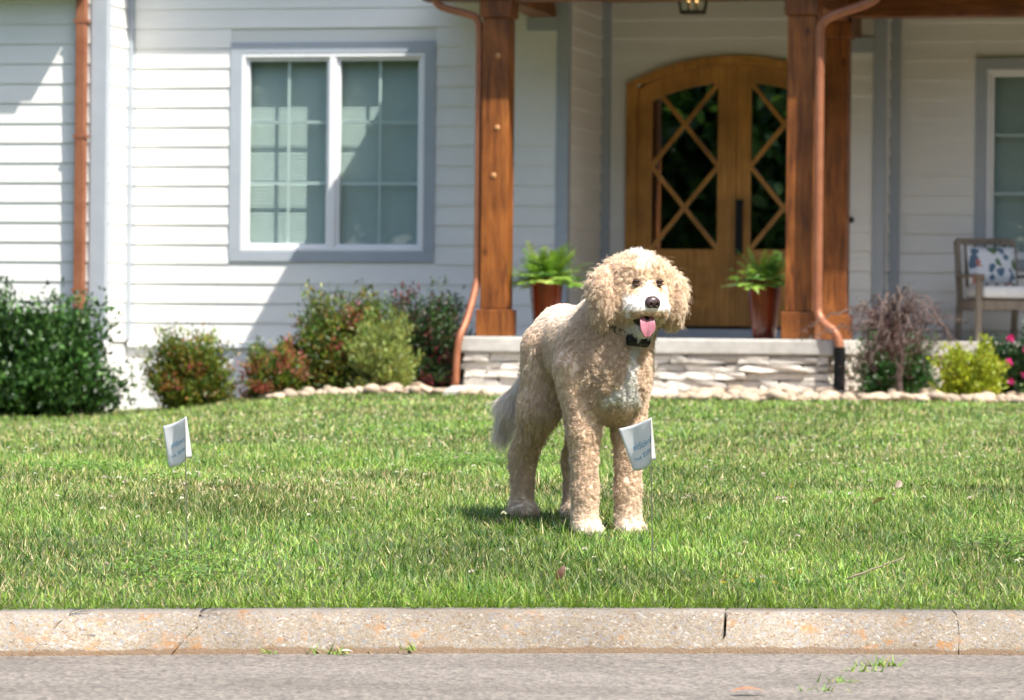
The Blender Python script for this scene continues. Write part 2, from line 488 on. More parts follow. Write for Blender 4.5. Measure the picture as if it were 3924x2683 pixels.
# kerb: cast lengths with joints and cracks where the photograph shows them
kerb = empty('kerb', (0, 10.26, 0)); tag(kerb, 'pebbly concrete kerb along the road', 'kerb', kind='structure')
PROF = [(-0.004, -0.03), (0.0, 0.004), (0.050, 0.046), (0.092, 0.080), (0.108, 0.091), (0.124, 0.0975), (0.145, 0.0995), (0.27, 0.1005), (0.29, -0.03)]
def kerb_seg(x0, x1, j0, j1, seed):
    rs = np.random.default_rng(seed)
    xs = np.linspace(x0, x1, max(2, int((x1 - x0) / 0.06)))
    v, f = [], []
    for i, x in enumerate(xs):
        for k, (py, pz) in enumerate(PROF):
            off = 0
            if i == 0 and j0 is not None: off = j0[k]
            if i == len(xs) - 1 and j1 is not None: off = j1[k]
            xx = x + off
            jy, jz = rs.normal(0, 0.0013, 2) if 0 < k < 7 else (0, 0)
            v.append((xx, float(kerb_y(xx)) - 10.26 + py + jy, pz + jz))
    n = len(PROF)
    for i in range(len(xs) - 1):
        for k in range(n - 1):
            a = i * n + k
            f.append((a, a + n, a + n + 1, a + 1))
    e0 = len(v); v += v[:n]; f.append(tuple(range(e0, e0 + n)))
    e1 = len(v); v += v[(len(xs) - 1) * n:len(xs) * n]; f.append(tuple(range(e1, e1 + n))[::-1])
    o = mesh('kerb_segment', v, f, M['kerb'], kerb, False)
    for p in o.data.polygons: p.use_smooth = len(p.vertices) == 4
    return o
# crack x at the road level, and its offsets going up the profile (road -> top)
def crk(base, lean, wob, seed):
    rs = np.random.default_rng(seed)
    return [base + lean * t + rs.normal(0, wob) for t in (0, 0, 0.45, 0.8, 0.9, 1.0, 1.05, 1.3, 1.3)]
joints = [(-1.215, crk(0, 0.09, 0.004, 1), 0.0013), (-0.865, crk(0, 0.085, 0.007, 12), 0.0019), (0.545, crk(0, 0.03, 0.007, 3), 0.0060), (1.175, crk(0, 0.006, 0.003, 4), 0.0018)]
edges = [(-40.0, None, 0)] + joints + [(40.0, None, 0)]
for i in range(len(edges) - 1):
    a, b = edges[i], edges[i + 1]
    lim0, lim1 = a[0], b[0]
    j0 = None if a[1] is None else [q + a[2] for q in a[1]]
    j1 = None if b[1] is None else [q - b[2] for q in b[1]]
    kerb_seg(lim0, lim1, j0, j1, 20 + i)
# dirt that fills the joints from behind
for (x, o_, w_) in joints:
    y_ = float(kerb_y(x)) - 10.26
    box('joint_fill', x - 0.06, x + 0.16, y_ + 0.085, y_ + 0.262, -0.03, 0.05, M['mortar'], kerb)

# ------------------------------------------------------------------ planting bed, river stones and path
xs = np.concatenate([[-2.72], np.linspace(-2.6, 9, 60)])
v, f = [], []
for x in xs:
    e = float(bed_edge(x))
    e = min(e, 36.4)
    for t in (0, 0.25, 0.5, 0.75, 1.0):
        y = e + (36.9 - e) * t
        v.append((x, y, float(ground_z(x, y)) + 0.012))
for i in range(len(xs) - 1):
    for k in range(4):
        a = i * 5 + k
        f.append((a, a + 5, a + 6, a + 1))
bed = mesh('gravel_bed', v, f, M['bedsoil'], None, True)
tag(bed, 'tan river stone bed along the foot of the porch', 'stone bed', kind='structure')

def rock_mesh(name, seed, m, sub=2, rough=0.16, boxy=0.0):
    rs = np.random.default_rng(seed)
    bm = bmesh.new()
    if boxy:
        bmesh.ops.create_cube(bm, size=2)
        bmesh.ops.subdivide_edges(bm, edges=bm.edges[:], cuts=2, use_grid_fill=True)
        for v in bm.verts:
            d = v.co.normalized() * 1.25
            v.co = v.co.lerp(d, 1 - boxy)
    else:
        bmesh.ops.create_icosphere(bm, subdivisions=sub, radius=1)
    ph = rs.uniform(0, 6.28, (4, 3)); fr = rs.uniform(1.2, 3.2, (4, 3))
    for v in bm.verts:
        c = np.array(v.co)
        s = sum(math.sin(fr[i] @ c + ph[i, 0]) for i in range(4)) * rough * 0.4
        v.co = v.co * (1 + s) + Vector(rs.normal(0, rough * 0.10, 3))
    me = bpy.data.meshes.new(name)
    bm.to_mesh(me); bm.free()
    me.polygons.foreach_set('use_smooth', [not boxy] * len(me.polygons))
    me.materials.append(m)
    return me

rocks = [rock_mesh('river_stone_mesh', 40 + i, M['river'], 2 if i < 3 else 1) for i in range(6)]
def stone_at(x, y, s, k):
    o = link(bpy.data.objects.new('stone', rocks[k % 3]), bed)
    sx, sy, sz = s * random.uniform(0.8, 1.35), s * random.uniform(0.8, 1.2), s * random.uniform(0.5, 0.75)
    o.scale = (sx, sy, sz)
    o.location = (x, y, float(ground_z(x, y)) + 0.012 + sz * 0.45)
    o.rotation_euler = (random.uniform(-0.3, 0.3), random.uniform(-0.3, 0.3), random.uniform(0, 6.28))
n_st = 0
for row in range(4):
    x = -2.3 + row * 0.02
    while x < 4.9:
        e = float(bed_edge(x))
        skip = (-0.62 < x < 1.35 and row > 0)
        s = random.choice([random.uniform(0.028, 0.05), random.uniform(0.04, 0.078)]) * (1.25 if x > 2.6 and row == 0 else 1)
        if not skip and random.random() < (0.98, 0.9, 0.75, 0.6)[row] and n_st < 298:
            stone_at(x, e + 0.04 + row * (0.30 + 0.1 * row) + random.uniform(-0.03, 0.05), s, random.randrange(6)); n_st += 1
        x += s * random.uniform(1.5, 2.1)

# ------------------------------------------------------------------ house (own frame: x along the front, y into the house)
H = empty('house', (0, 36.0, 0), R(-13))
tag(H, 'white lap-sided house with timber porch posts and arched wooden doors', 'house')
PITCH = 0.181; Z0 = 0.75
def boards(wall, axis, plane, a0, a1, ztop, holes=(), facing=-1, arch=None, z0=Z0, lip=0.016):
    """lap boards on a wall. axis 'x': runs along x on plane y; axis 'y': runs along y on plane x."""
    k = 0
    while z0 + k * PITCH < ztop - 0.02:
        zb = z0 + k * PITCH; zt = min(zb + PITCH + 0.022, ztop)
        zm = zb + PITCH / 2
        segs = [(a0, a1)]
        for (h0, h1, hz0, hz1) in holes:
            if zb < hz1 - 0.01 and zb + PITCH > hz0 + 0.01:
                ns = []
                for s0, s1 in segs:
                    if h0 > s0: ns.append((s0, min(s1, h0)))
                    if h1 < s1: ns.append((max(s0, h1), s1))
                segs = ns
        quads = [(s0, s1, s0, s1) for s0, s1 in segs if s1 - s0 > 0.01]
        if arch:
            quads = []
            l0, r0 = arch(zb); l1, r1 = arch(zt)
            if l0 is None:
                quads = [(a0, a1, a0, a1)]
            else:
                if l1 is None:
                    mid = (l0 + r0) / 2; l1 = r1 = mid
                quads = [(a0, l0, a0, l1), (r0, a1, r1, a1)]
        for (b0, b1, t0, t1) in quads:
            th_b, th_t = lip, 0.004
            o1, o2 = facing * th_b, facing * th_t
            if axis == 'x':
                v = [(b0, plane, zb), (b1, plane, zb), (b1, plane + o1, zb), (b0, plane + o1, zb), (t0, plane, zt), (t1, plane, zt), (t1, plane + o2, zt), (t0, plane + o2, zt)]
            else:
                v = [(plane, b0, zb), (plane, b1, zb), (plane + o1, b1, zb), (plane + o1, b0, zb), (plane, t0, zt), (plane, t1, zt), (plane + o2, t1, zt), (plane + o2, t0, zt)]
            fc = [(0, 1, 2, 3), (4, 7, 6, 5), (3, 2, 6, 7), (0, 4, 5, 1), (0, 3, 7, 4), (1, 5, 6, 2)]
            o = mesh('siding_board', v, fc, M['siding'], wall)
            bm = bmesh.new(); bm.from_mesh(o.data); bmesh.ops.recalc_face_normals(bm, faces=bm.faces[:]); bm.to_mesh(o.data); bm.free()
        k += 1

UL, UR, URC = -3.684, 0.479, 3.135         # inner left corner, recess corner, right corner
VL, VD, VR = -0.66, 1.6, 2.2               # left wing, door wall, right wall planes
# window opening
WX0, WX1, WZ0, WZ1 = -2.685, -0.732, 1.495, 3.515
wall = boxes('front_wall', [(UL, WX0 + .05, 0, .2, .7, 4.6), (WX1 - .05, UR, 0, .2, .7, 4.6), (WX0 + .05, WX1 - .05, 0, .2, .7, WZ0 + .05), (WX0 + .05, WX1 - .05, 0, .2, WZ1 - .05, 4.6)], M['sheath'], H)
boards(wall, 'x', 0.0, UL + 0.024, UR - 0.085, 4.5, [(WX0, WX1, WZ0, WZ1)])
wl = boxes('left_wing_wall', [(-9, UL - 0.001, VL, VL + .2, .7, 4.6)], M['sheath'], H)
boards(wl, 'x', VL, -8.98, UL - 0.13, 4.0)
wr = boxes('left_return_wall', [(UL - .2, UL - 0.002, VL + .2, -0.002, .7, 4.6)], M['sheath'], H)
boards(wr, 'y', UL, VL + 0.09, -0.045, 4.5, facing=1)
wre = boxes('recess_wall', [(UR - .2, UR, .202, VD + .2, .7, 4.6)], M['sheath'], H)
boards(wre, 'y', UR, 0.09, VD - 0.07, 4.4, facing=1, lip=0.024)
DX0, DX1 = 0.72, 2.78
DC = (DX0 + DX1) / 2
SPRING, PEAK = 3.215, 3.48
_r = ((DX1 - DX0) ** 2 / 4 + (PEAK - SPRING) ** 2) / (2 * (PEAK - SPRING))
def arch_z(x, inset=0.0):
    r = _r - inset
    return PEAK - _r + math.sqrt(max(r * r - (x - DC) ** 2, 0))
def arch_cut(z):
    if z >= PEAK - 0.04: return (None, None)
    if z <= SPRING: return (DX0 + 0.03, DX1 - 0.03)
    d = math.sqrt(max(_r ** 2 - (z - PEAK + _r) ** 2, 0))
    return (DC - d + 0.04, DC + d - 0.04)
wd = boxes('door_wall', [(UR, DX0 + .03, VD, VD + .2, .7, 4.6), (DX1 - .03, URC, VD, VD + .2, .7, 4.6), (DX0 + .03, DX1 - .03, VD, VD + .2, PEAK - .01, 4.6)], M['sheath'], H)
# the curved corners left and right above the spring line
for s in (0, 1):
    n = 10
    xsA = [DX0 + .03 + (DC - DX0 - .03) * i / n for i in range(n + 1)]
    if s: xsA = [2 * DC - x for x in xsA]
    pts = [(xsA[0], PEAK - .01)] + [(x, arch_z(x) - 0.05) for x in xsA]
    prism('arch_filler', pts, VD, VD + .19, M['sheath'], wd)
boards(wd, 'x', VD, UR + 0.09, URC - 0.075, 4.4, arch=arch_cut, z0=Z0 + PITCH, lip=0.025)
wrr = boxes('right_return_wall', [(URC - .2, URC, VD + .2, VR, .7, 4.6)], M['sheath'], H)
boards(wrr, 'y', URC, VD + 0.08, VR - 0.09, 4.4, facing=1, z0=Z0 + PITCH, lip=0.024)
RX0, RX1, RZ0, RZ1 = 3.94, 5.75, 1.50, 3.485
ww = boxes('right_wall', [(URC - .2, RX0 + .05, VR, VR + .2, .7, 4.6), (RX1 - .05, 10, VR, VR + .2, .7, 4.6), (RX0 + .05, RX1 - .05, VR, VR + .2, .7, RZ0 + .05), (RX0 + .05, RX1 - .05, VR, VR + .2, RZ1 - .05, 4.6)], M['sheath'], H)
boards(ww, 'x', VR, URC + 0.10, 9.9, 4.4, [(RX0, RX1, RZ0, RZ1)], z0=Z0 + PITCH, lip=0.025)
# corner boards and trim
def tr(x0, x1, y0, y1, z0, z1, m='trim', bev=0.004): return box('corner_board', x0, x1, y0, y1, z0, z1, M[m], H, bev)
tr(UL - 0.125, UL + 0.026, VL - 0.028, VL + 0.10, 0.76, 4.5)
tr(UL + 0.002, UL + 0.06, -0.055, 0.03, 0.76, 4.5)
tr(UR - 0.085, UR + 0.028, -0.030, 0.09, 0.76, 4.3)
tr(UR + 0.002, UR + 0.09, VD - 0.085, VD + .03, 0.83, 4.3)
tr(URC - 0.075, URC + 0.032, VD - 0.034, VD + 0.08, 0.83, 4.3)
tr(URC + 0.002, URC + 0.10, VR - 0.10, VR + .03, 0.83, 4.3)
# water table, foundations
box('water_table', UL + 0.03, UR - .5, -0.05, 0.10, 0.695, 0.752, M['vinyl'], H, 0.006)
box('water_table', -9, UL + 0.05, VL - 0.05, VL + .1, 0.695, 0.752, M['vinyl'], H, 0.006)
box('foundation', UL - 0.1, UR, -0.012, 0.2, -0.3, 0.694, M['foundation'], H)
box('foundation', -9, UL + 0.005, VL - 0.012, VL + 0.5, -0.3, 0.694, M['foundation'], H)
box('foundation', UL - 0.3, UL + 0.005, VL + 0.501, -0.013, -0.3, 0.694, M['foundation'], H)
# roofs: left wing eave, main eave, porch roof, rear porch roof
def roof(name, u0, u1, v0, v1, z, m, th=0.16):
    o = box(name, u0, u1, v0, v1, z, z + th, m, H)
    return o
roof('soffit', -9, -3.79, VL - 0.39, VL + 0.6, 3.985, M['fascia'])
roof('soffit', -3.69, 0.40, -0.40, 0.35, 4.50, M['fascia'])
roof('porch_roof', -0.52, 3.75, -2.28, 2.6, 3.99, M['soffit'], 0.12)
roof('porch_roof', 3.752, 10, 0.15, 2.6, 3.99, M['soffit'], 0.12)
mesh('main_roof', [(-10, -1.2, 4.3), (-3.7, -1.2, 4.3), (-3.7, 6, 7.6), (-10, 6, 7.6)], [(0, 1, 2, 3)], M['roof'], H)
mesh('main_roof', [(-3.68, -0.4, 4.66), (10.5, -0.4, 4.66), (10.5, 6, 7.6), (-3.68, 6, 7.6)], [(0, 1, 2, 3)], M['roof'], H)
box('back_wall', -9, 10, 6.0, 6.2, 0, 7.6, M['room'], H)
box('side_wall', -9.2, -9, VL, 6, 0, 7.6, M['sheath'], H)
box('side_wall', 10, 10.2, VR, 6, 0, 7.6, M['sheath'], H)
box('interior_floor', -8.9, 9.9, 2.5, 6, 0.80, 0.90, M['room'], H)
# soft gutters
box('gutter', -0.66, -0.53, -2.28, -0.02, 3.92, 4.05, M['copper'], H, 0.02)
box('gutter', 3.76, 3.88, -2.28, 0.40, 3.92, 4.05, M['copper'], H, 0.02)

# ---- windows
def window(x0, x1, z0, z1, plane, sashes, blind=True):
    w = empty('window', (0, 0, 0), 0, H)
    t = 0.105
    pr = plane - (0.024 if plane < 1 else 0.034)
    box('window_trim', x0, x1, pr, plane + .02, z1 - t, z1, M['trim'], w, 0.004)
    box('window_trim', x0, x1, pr, plane + .02, z0, z0 + t * 0.95, M['trim'], w, 0.004)
    box('window_trim', x0, x0 + t, pr, plane + .02, z0 + t * 0.95, z1 - t, M['trim'], w, 0.003)
    box('window_trim', x1 - t, x1, pr, plane + .02, z0 + t * 0.95, z1 - t, M['trim'], w, 0.003)
    a0, a1, c0, c1 = x0 + t, x1 - t, z0 + t * 0.95, z1 - t
    fr = 0.035
    box('frame', a0, a1, plane - .02, plane + .10, c1 - fr, c1, M['vinyl'], w, 0.006)
    box('frame', a0, a1, plane - .02, plane + .10, c0, c0 + fr, M['vinyl'], w, 0.006)
    box('frame', a0, a0 + fr, plane - .02, plane + .10, c0 + fr, c1 - fr, M['vinyl'], w, 0.006)
    box('frame', a1 - fr, a1, plane - .02, plane + .10, c0 + fr, c1 - fr, M['vinyl'], w, 0.006)
    mid = (a0 + a1) / 2
    box('mullion', mid - 0.032, mid + 0.032, plane - .018, plane + .10, c0 + fr, c1 - fr, M['vinyl'], w, 0.006)
    for (s0, s1) in ((a0 + fr, mid - 0.032), (mid + 0.032, a1 - fr)):
        d0, d1 = c0 + fr, c1 - fr
        sw = 0.032
        for q in ((s0, s1, d1 - sw, d1), (s0, s1, d0, d0 + sw), (s0, s0 + sw, d0 + sw, d1 - sw), (s1 - sw, s1, d0 + sw, d1 - sw)):
            box('sash', q[0], q[1], plane + .012, plane + .07, q[2], q[3], M['vinyl'], w, 0.004)
        g0, g1, e0, e1 = s0 + sw, s1 - sw, d0 + sw, d1 - sw
        yg = plane + 0.045
        mesh('pane', [(g0, yg, e0), (g1, yg, e0), (g1, yg, e1), (g0, yg, e1)], [(0, 1, 2, 3)], M['glass_win'], w)
        # grille bars between the panes
        box('grille_bar', (g0 + g1) / 2 - .012, (g0 + g1) / 2 + .012, yg + .006, yg + .014, e0, e1, M['vinyl'], w)
        for tt in (1 / 3, 2 / 3):
            zz = e0 + (e1 - e0) * tt
            box('grille_bar', g0, g1, yg + .0065, yg + .0145, zz - .012, zz + .012, M['vinyl'], w)
        if blind:
            v, f = [], []
            zz = e0 - 0.02
            yb = plane + 0.15
            while zz < e1 + 0.03:
                b = len(v)
                v += [(g0 - .06, yb - .010, zz), (g1 + .06, yb - .010, zz), (g1 + .06, yb + .010, zz + .036), (g0 - .06, yb + .010, zz + .036)]
                f.append((b, b + 1, b + 2, b + 3))
                zz += 0.0325
            mesh('blind', v, f, M['blind'], w)
    return w
window(WX0, WX1, WZ0, WZ1, 0.0, 2)
window(RX0, RX1, RZ0, RZ1, VR, 2)

# ---- arched double door
D = empty('door', (0, 0, 0), 0, H)
YF = VD - 0.055
def arc_pts(x0, x1, inset, n=14):
    return [(x0 + (x1 - x0) * i / n, arch_z(x0 + (x1 - x0) * i / n, inset)) for i in range(n + 1)]
zb = 0.935
# frame: jambs + arched head
FW = 0.105
box('door_frame', DX0, DX0 + FW, YF, VD + .12, zb, SPRING - 0.001, M['doorwood'], D, 0.005)
box('door_frame', DX1 - FW, DX1, YF, VD + .12, zb, SPRING - 0.001, M['doorwood'], D, 0.005)
up = arc_pts(DX0, DX1, 0.0, 24)
lo = arc_pts(DX0, DX1, 0.085, 24)
lo = [(x, max(z, SPRING)) for x, z in lo]
v, f = [], []
for (xa, za), (xb, zc2) in zip(up, lo):
    v += [(xa, YF - .004, za), (xb, YF - .004, zc2), (xb, VD + .12, zc2), (xa, VD + .12, za)]
for i in range(24):
    a = i * 4
    for k in range(4):
        f.append((a + k, a + (k + 1) % 4, a + 4 + (k + 1) % 4, a + 4 + k))
mesh('door_frame', v, f, M['doorwood'], D)
def leaf_door(x0, x1, inner_left):
    y0, y1 = VD - 0.005, VD + 0.045
    st = 0.135
    dl = empty('door_leaf', (0, 0, 0), 0, H)
    dl.parent = D
    topi = lambda x: arch_z(x, 0.088)
    g0, g1 = x0 + st, x1 - st
    gz0 = 1.665
    def topg(x): return arch_z(x, 0.088 + 0.16)
    # one mesh: stiles, rails with a real opening
    v, f = [], []
    def col_strip(xa, xb, zlo, zhi, n=8):
        nonlocal v, f
        b = len(v)
        for i in range(n + 1):
            x = xa + (xb - xa) * i / n
            v += [(x, y0, zlo(x)), (x, y0, zhi(x)), (x, y1, zhi(x)), (x, y1, zlo(x))]
        for i in range(n):
            a = b + 4 * i
            for k in range(4): f.append((a + k, a + (k + 1) % 4, a + 4 + (k + 1) % 4, a + 4 + k))
        f.append((b, b + 1, b + 2, b + 3)); e = b + 4 * n; f.append((e + 3, e + 2, e + 1, e))
    col_strip(x0, g0, lambda x: zb + .01, topi)
    col_strip(g1, x1, lambda x: zb + .01, topi)
    col_strip(g0, g1, topg, topi)
    col_strip(g0, g1, lambda x: zb + .01, lambda x: zb + .19, 1)
    col_strip(g0, g1, lambda x: 1.50, lambda x: gz0, 1)
    o = mesh('stile_and_rail', v, f, M['doorwood'], D)
    bm = bmesh.new(); bm.from_mesh(o.data); bmesh.ops.recalc_face_normals(bm, faces=bm.faces[:]); bm.to_mesh(o.data); bm.free()
    # bottom panel: recessed field with a raised centre
    box('panel', g0, g1, y0 + .018, y1 - .01, zb + .19, 1.50, M['doorwood'], D)
    box('raised_panel', g0 + .09, g1 - .09, y0 + .004, y0 + .0175, zb + .27, 1.42, M['doorwood'], D, 0.006)
    # glass and its diamond bars
    n = 8
    pts = [(g0, gz0), (g1, gz0)] + [(g1 + (g0 - g1) * i / n, topg(g1 + (g0 - g1) * i / n)) for i in range(n + 1)]
    mesh('pane', [(x, y0 + .024, z) for x, z in pts], [tuple(range(len(pts)))], M['glass_door'], D)
    zt0, zt1 = topg(g0), topg(g1)
    hh = (max(zt0, zt1) - gz0)
    def bar(xa, za, xb, zb2, dy):
        L = math.hypot(xb - xa, zb2 - za); nx, nz = -(zb2 - za) / L * 0.021, (xb - xa) / L * 0.021
        prism('diamond_bar', [(xa + nx, za + nz), (xb + nx, zb2 + nz), (xb - nx, zb2 - nz), (xa - nx, za - nz)], y0 + .004 + dy, y0 + .020 + dy, M['doorwood'], D)
    zmid = gz0 + hh * 0.5
    cl = lambda x, z: min(z, topg(x) + 0.02)
    ztop = gz0 + hh * 1.0
    bar(g0 - .02, gz0 - .02, g1 + .02, zmid + .02, 0)
    bar(g1 + .02, gz0 - .02, g0 - .02, zmid + .02, 0.002)
    if inner_left:     # the tall side of this leaf is at its right
        bar(g0 - .02, zmid - .02, g1 + .01, ztop + .01, 0)
        zz = gz0 + hh * 0.93; xx = g1 - (zz - zmid) / (ztop - zmid) * (g1 - g0)
        bar(g1 + .02, zmid - .02, xx - .02, zz + .02, 0.002)
    else:
        bar(g1 + .02, zmid - .02, g0 - .01, ztop + .01, 0)
        zz = gz0 + hh * 0.93; xx = g0 + (zz - zmid) / (ztop - zmid) * (g1 - g0)
        bar(g0 - .02, zmid - .02, xx + .02, zz + .02, 0.002)
    bpy.data.objects.remove(dl)
leaf_door(DX0 + FW + .002, DC - 0.022, True)
leaf_door(DC + 0.022, DX1 - FW - .002, False)
box('astragal', DC - 0.019, DC + 0.019, VD - 0.022, VD + .04, zb + .01, arch_z(DC, .088), M['doorwood'], D, 0.005)
box('handle', DC + 0.028, DC + 0.098, VD - .075, VD - .05, 1.62, 2.13, M['black'], D, 0.006)
boxes('handle_mount', [(DC + .045, DC + .065, VD - .052, VD - .004, 1.68, 1.71), (DC + .045, DC + .065, VD - .052, VD - .004, 2.04, 2.07)], M['black'], D)
box('threshold', DX0 - 0.04, DX1 + 0.04, VD - 0.20, VD + .12, 0.828, 0.915, M['trim'], D, 0.006)
box('door_sill', DX0 + .02, DX1 - .02, VD - 0.05, VD + .10, 0.9155, 0.9345, M['iron'], D)
# hallway seen dimly through the glass
boxes('hallway', [(0.2, 0.26, VD + .3, 5.9, .9, 4.5), (2.86, 2.92, VD + .3, 5.9, .9, 4.5), (0.2, 2.92, 4.9, 5.0, .9, 4.5)], M['room'], H)
boxes('stair_post', [(1.36, 1.46, 4.2, 4.3, .9, 3.4), (2.5, 2.6, 4.4, 4.5, .9, 3.9)], M['roomwood'], H)
b = lathe('doorbell', [(0.001, -0.03), (0.026, -0.03), (0.03, 0.0), (0.026, 0.012), (0.001, 0.014)], M['black'], H, 14)
b.location = (2.86, VD - 0.03, 1.945); b.rotation_euler = (R(90), 0, 0)

# ---- porch: slab, ledge stone facing, posts, beams
FZ = 0.826
PB = empty('porch_base', (0, 0, 0), 0, H)
box('slab', -0.012, 3.245, -2.02, VD - .001, 0.690, FZ, M['concrete'], PB, 0.018)
box('slab', 3.247, 9.0, 0.60, VR - .001, 0.690, FZ - .002, M['concrete'], PB, 0.012)
box('core', 0.07, 3.16, -1.93, 1.55, 0.0, 0.689, M['mortar'], PB)
box('core', 3.161, 8.9, 0.68, 2.15, 0.0, 0.688, M['mortar'], PB)
ledges = [rock_mesh('ledge_stone_mesh', 60 + i, M['ledge'], boxy=0.9, rough=0.13) for i in range(7)]
def ledge_face(along, fixed, a0, a1, z0, z1, sign):
    z = z0
    while z < z1 - 0.02:
        h = random.uniform(0.05, 0.105)
        if z + h > z1 - 0.03: h = z1 - z
        a = a0 + random.uniform(-.03, .0)
        while a < a1 - 0.02:
            L = random.uniform(0.14, 0.52)
            if a + L > a1 - 0.08: L = a1 - a
            hh = h * random.uniform(0.9, 1.0)
            o = link(bpy.data.objects.new('stone', random.choice(ledges)), PB)
            dpt = random.uniform(0.03, 0.075)
            g = 0.007
            if along == 'x':
                o.location = (a + L / 2, fixed + sign * 0.0, z + h / 2); o.scale = ((L - g) / 2, dpt, (hh - g) / 2)
            else:
                o.location = (fixed, a + L / 2, z + h / 2); o.scale = (dpt, (L - g) / 2, (hh - g) / 2)
            o.rotation_euler = (0, random.uniform(-.02, .02) if along == 'x' else 0, 0)
            a += L
        z += h
ledge_face('x', -1.935, 0.04, 3.19, 0.33, 0.688, -1)
ledge_face('y', 3.165, -1.90, 0.62, 0.33, 0.688, 1)
ledge_face('x', 0.675, 3.23, 6.0, 0.38, 0.686, -1)
def post(x, y, w, base=True, top=3.72):
    p = empty('post', (0, 0, 0), 0, H)
    h = w / 2
    box('shaft', x - h, x + h, y - h, y + h, FZ + 0.235 if base else FZ, top - 0.15, M['post'], p, 0.008)
    if base: box('plinth', x - h - .03, x + h + .03, y - h - .03, y + h + .03, FZ + .001, FZ + .234, M['post'], p, 0.008)
    box('capital', x - h - .025, x + h + .025, y - h - .025, y + h + .025, top - .149, top - .001, M['post'], p, 0.008)
post(0.262, -1.76, 0.235); post(2.915, -1.76, 0.235); post(2.83, 0.86, 0.215)
# wood plugs let into the face of the first post
for (x, z) in ((0.285, 3.24), (0.283, 2.62), (0.255, 2.21)):
    c = lathe('wood_plug', [(0.001, 0), (0.026, 0), (0.024, 0.006), (0.001, 0.007)], flat('plug', (0.42, 0.20, 0.07), 0.5), H, 12)
    c.location = (x, -1.8775, z); c.rotation_euler = (R(90), 0, 0)
box('beam', -0.40, 3.62, -1.885, -1.635, 3.722, 3.985, M['beam'], H, 0.006)
box('beam', 2.60, 10.0, 0.74, 0.98, 3.765, 3.987, M['beam'], H, 0.006)
box('beam', 0.15, 0.375, -1.633, 0.0, 3.724, 3.983, M['beam'], H, 0.006)
box('beam', 2.72, 2.94, -1.633, 0.738, 3.724, 3.983, M['beam'], H, 0.006)
box('beam', 2.722, 2.938, 0.982, VD, 3.640, 3.860, M['beam'], H, 0.006)
box('frieze_block', 0.12, 0.40, -0.05, 0.0, 3.60, 3.722, M['trim'], H)
box('frieze_block', 2.62, 3.06, VD - .05, VD - .001, 3.50, 3.638, M['trim'], H)

# ---- copper downspouts
def pipe(pts, r, n=10, name='downspout'): return tube(name, bez(pts, 5), r, M['copper'], H, n)
box('downspout', -3.935, -3.835, VL - 0.115, VL - 0.03, 0.55, 4.0, M['copper'], H, 0.012)
for z in (1.2, 2.6, 3.65):
    box('downspout_strap', -3.950, -3.82, VL - 0.119, VL - 0.026, z, z + 0.03, M['copper'], H)
pipe([(-0.59, -1.90, 4.0), (-0.50, -1.90, 3.90), (-0.31, -1.90, 3.80), (-0.26, -1.89, 3.70), (-0.19, -1.88, 3.655), (0.02, -1.86, 3.60), (0.085, -1.84, 3.56), (0.106, -1.83, 3.46), (0.106, -1.82, 3.2), (0.106, -1.82, 2.2), (0.106, -1.82, 1.45), (0.100, -1.84, 1.27), (0.058, -1.98, 0.98), (0.018, -2.075, 0.82), (-0.004, -2.085, 0.66), (-0.012, -2.09, 0.40)], 0.033)
pipe([(3.70, -1.97, 4.0), (3.58, -1.97, 3.74), (3.50, -1.97, 3.66), (3.28, -1.97, 3.585), (3.15, -1.97, 3.53), (3.095, -1.965, 3.45), (3.088, -1.96, 3.2), (3.088, -1.96, 2.2), (3.088, -1.96, 1.4), (3.09, -1.96, 1.15), (3.105, -1.98, 1.03), (3.16, -2.02, 0.955), (3.24, -2.05, 0.90), (3.285, -2.055, 0.82), (3.295, -2.06, 0.74)], 0.040, 12)
pts, rad = [], []
for i in range(60):
    pts.append((3.295, -2.06, 0.40 + i * 0.0062)); rad.append(0.054 if i % 2 else 0.046)
o = tube('drain_pipe', pts, rad, M['black'], H, 16)
# (the black ribbed drain is part of the house's rainwater pipe)

# ---- path slab at the porch step
pth = empty('path', (0, 0, 0)); tag(pth, 'pale concrete path slab at the foot of the porch', 'path', kind='structure')
v = [(-0.55, 31.75, 0), (1.32, 31.5, 0), (1.42, 33.9, 0), (-0.5, 34.2, 0)]
v = [(x, y, float(ground_z(x, y)) + 0.035) for x, y, _ in v]
mesh('path_slab', v + [(x, y, z - .2) for x, y, z in v], [(0, 1, 2, 3), (0, 4, 5, 1), (1, 5, 6, 2), (2, 6, 7, 3), (3, 7, 4, 0)], M['path'], pth)

def house_pt(u, vv, z):
    c, s = math.cos(R(-13)), math.sin(R(-13))
    return Vector((u * c - vv * s, 36.0 + u * s + vv * c, z))

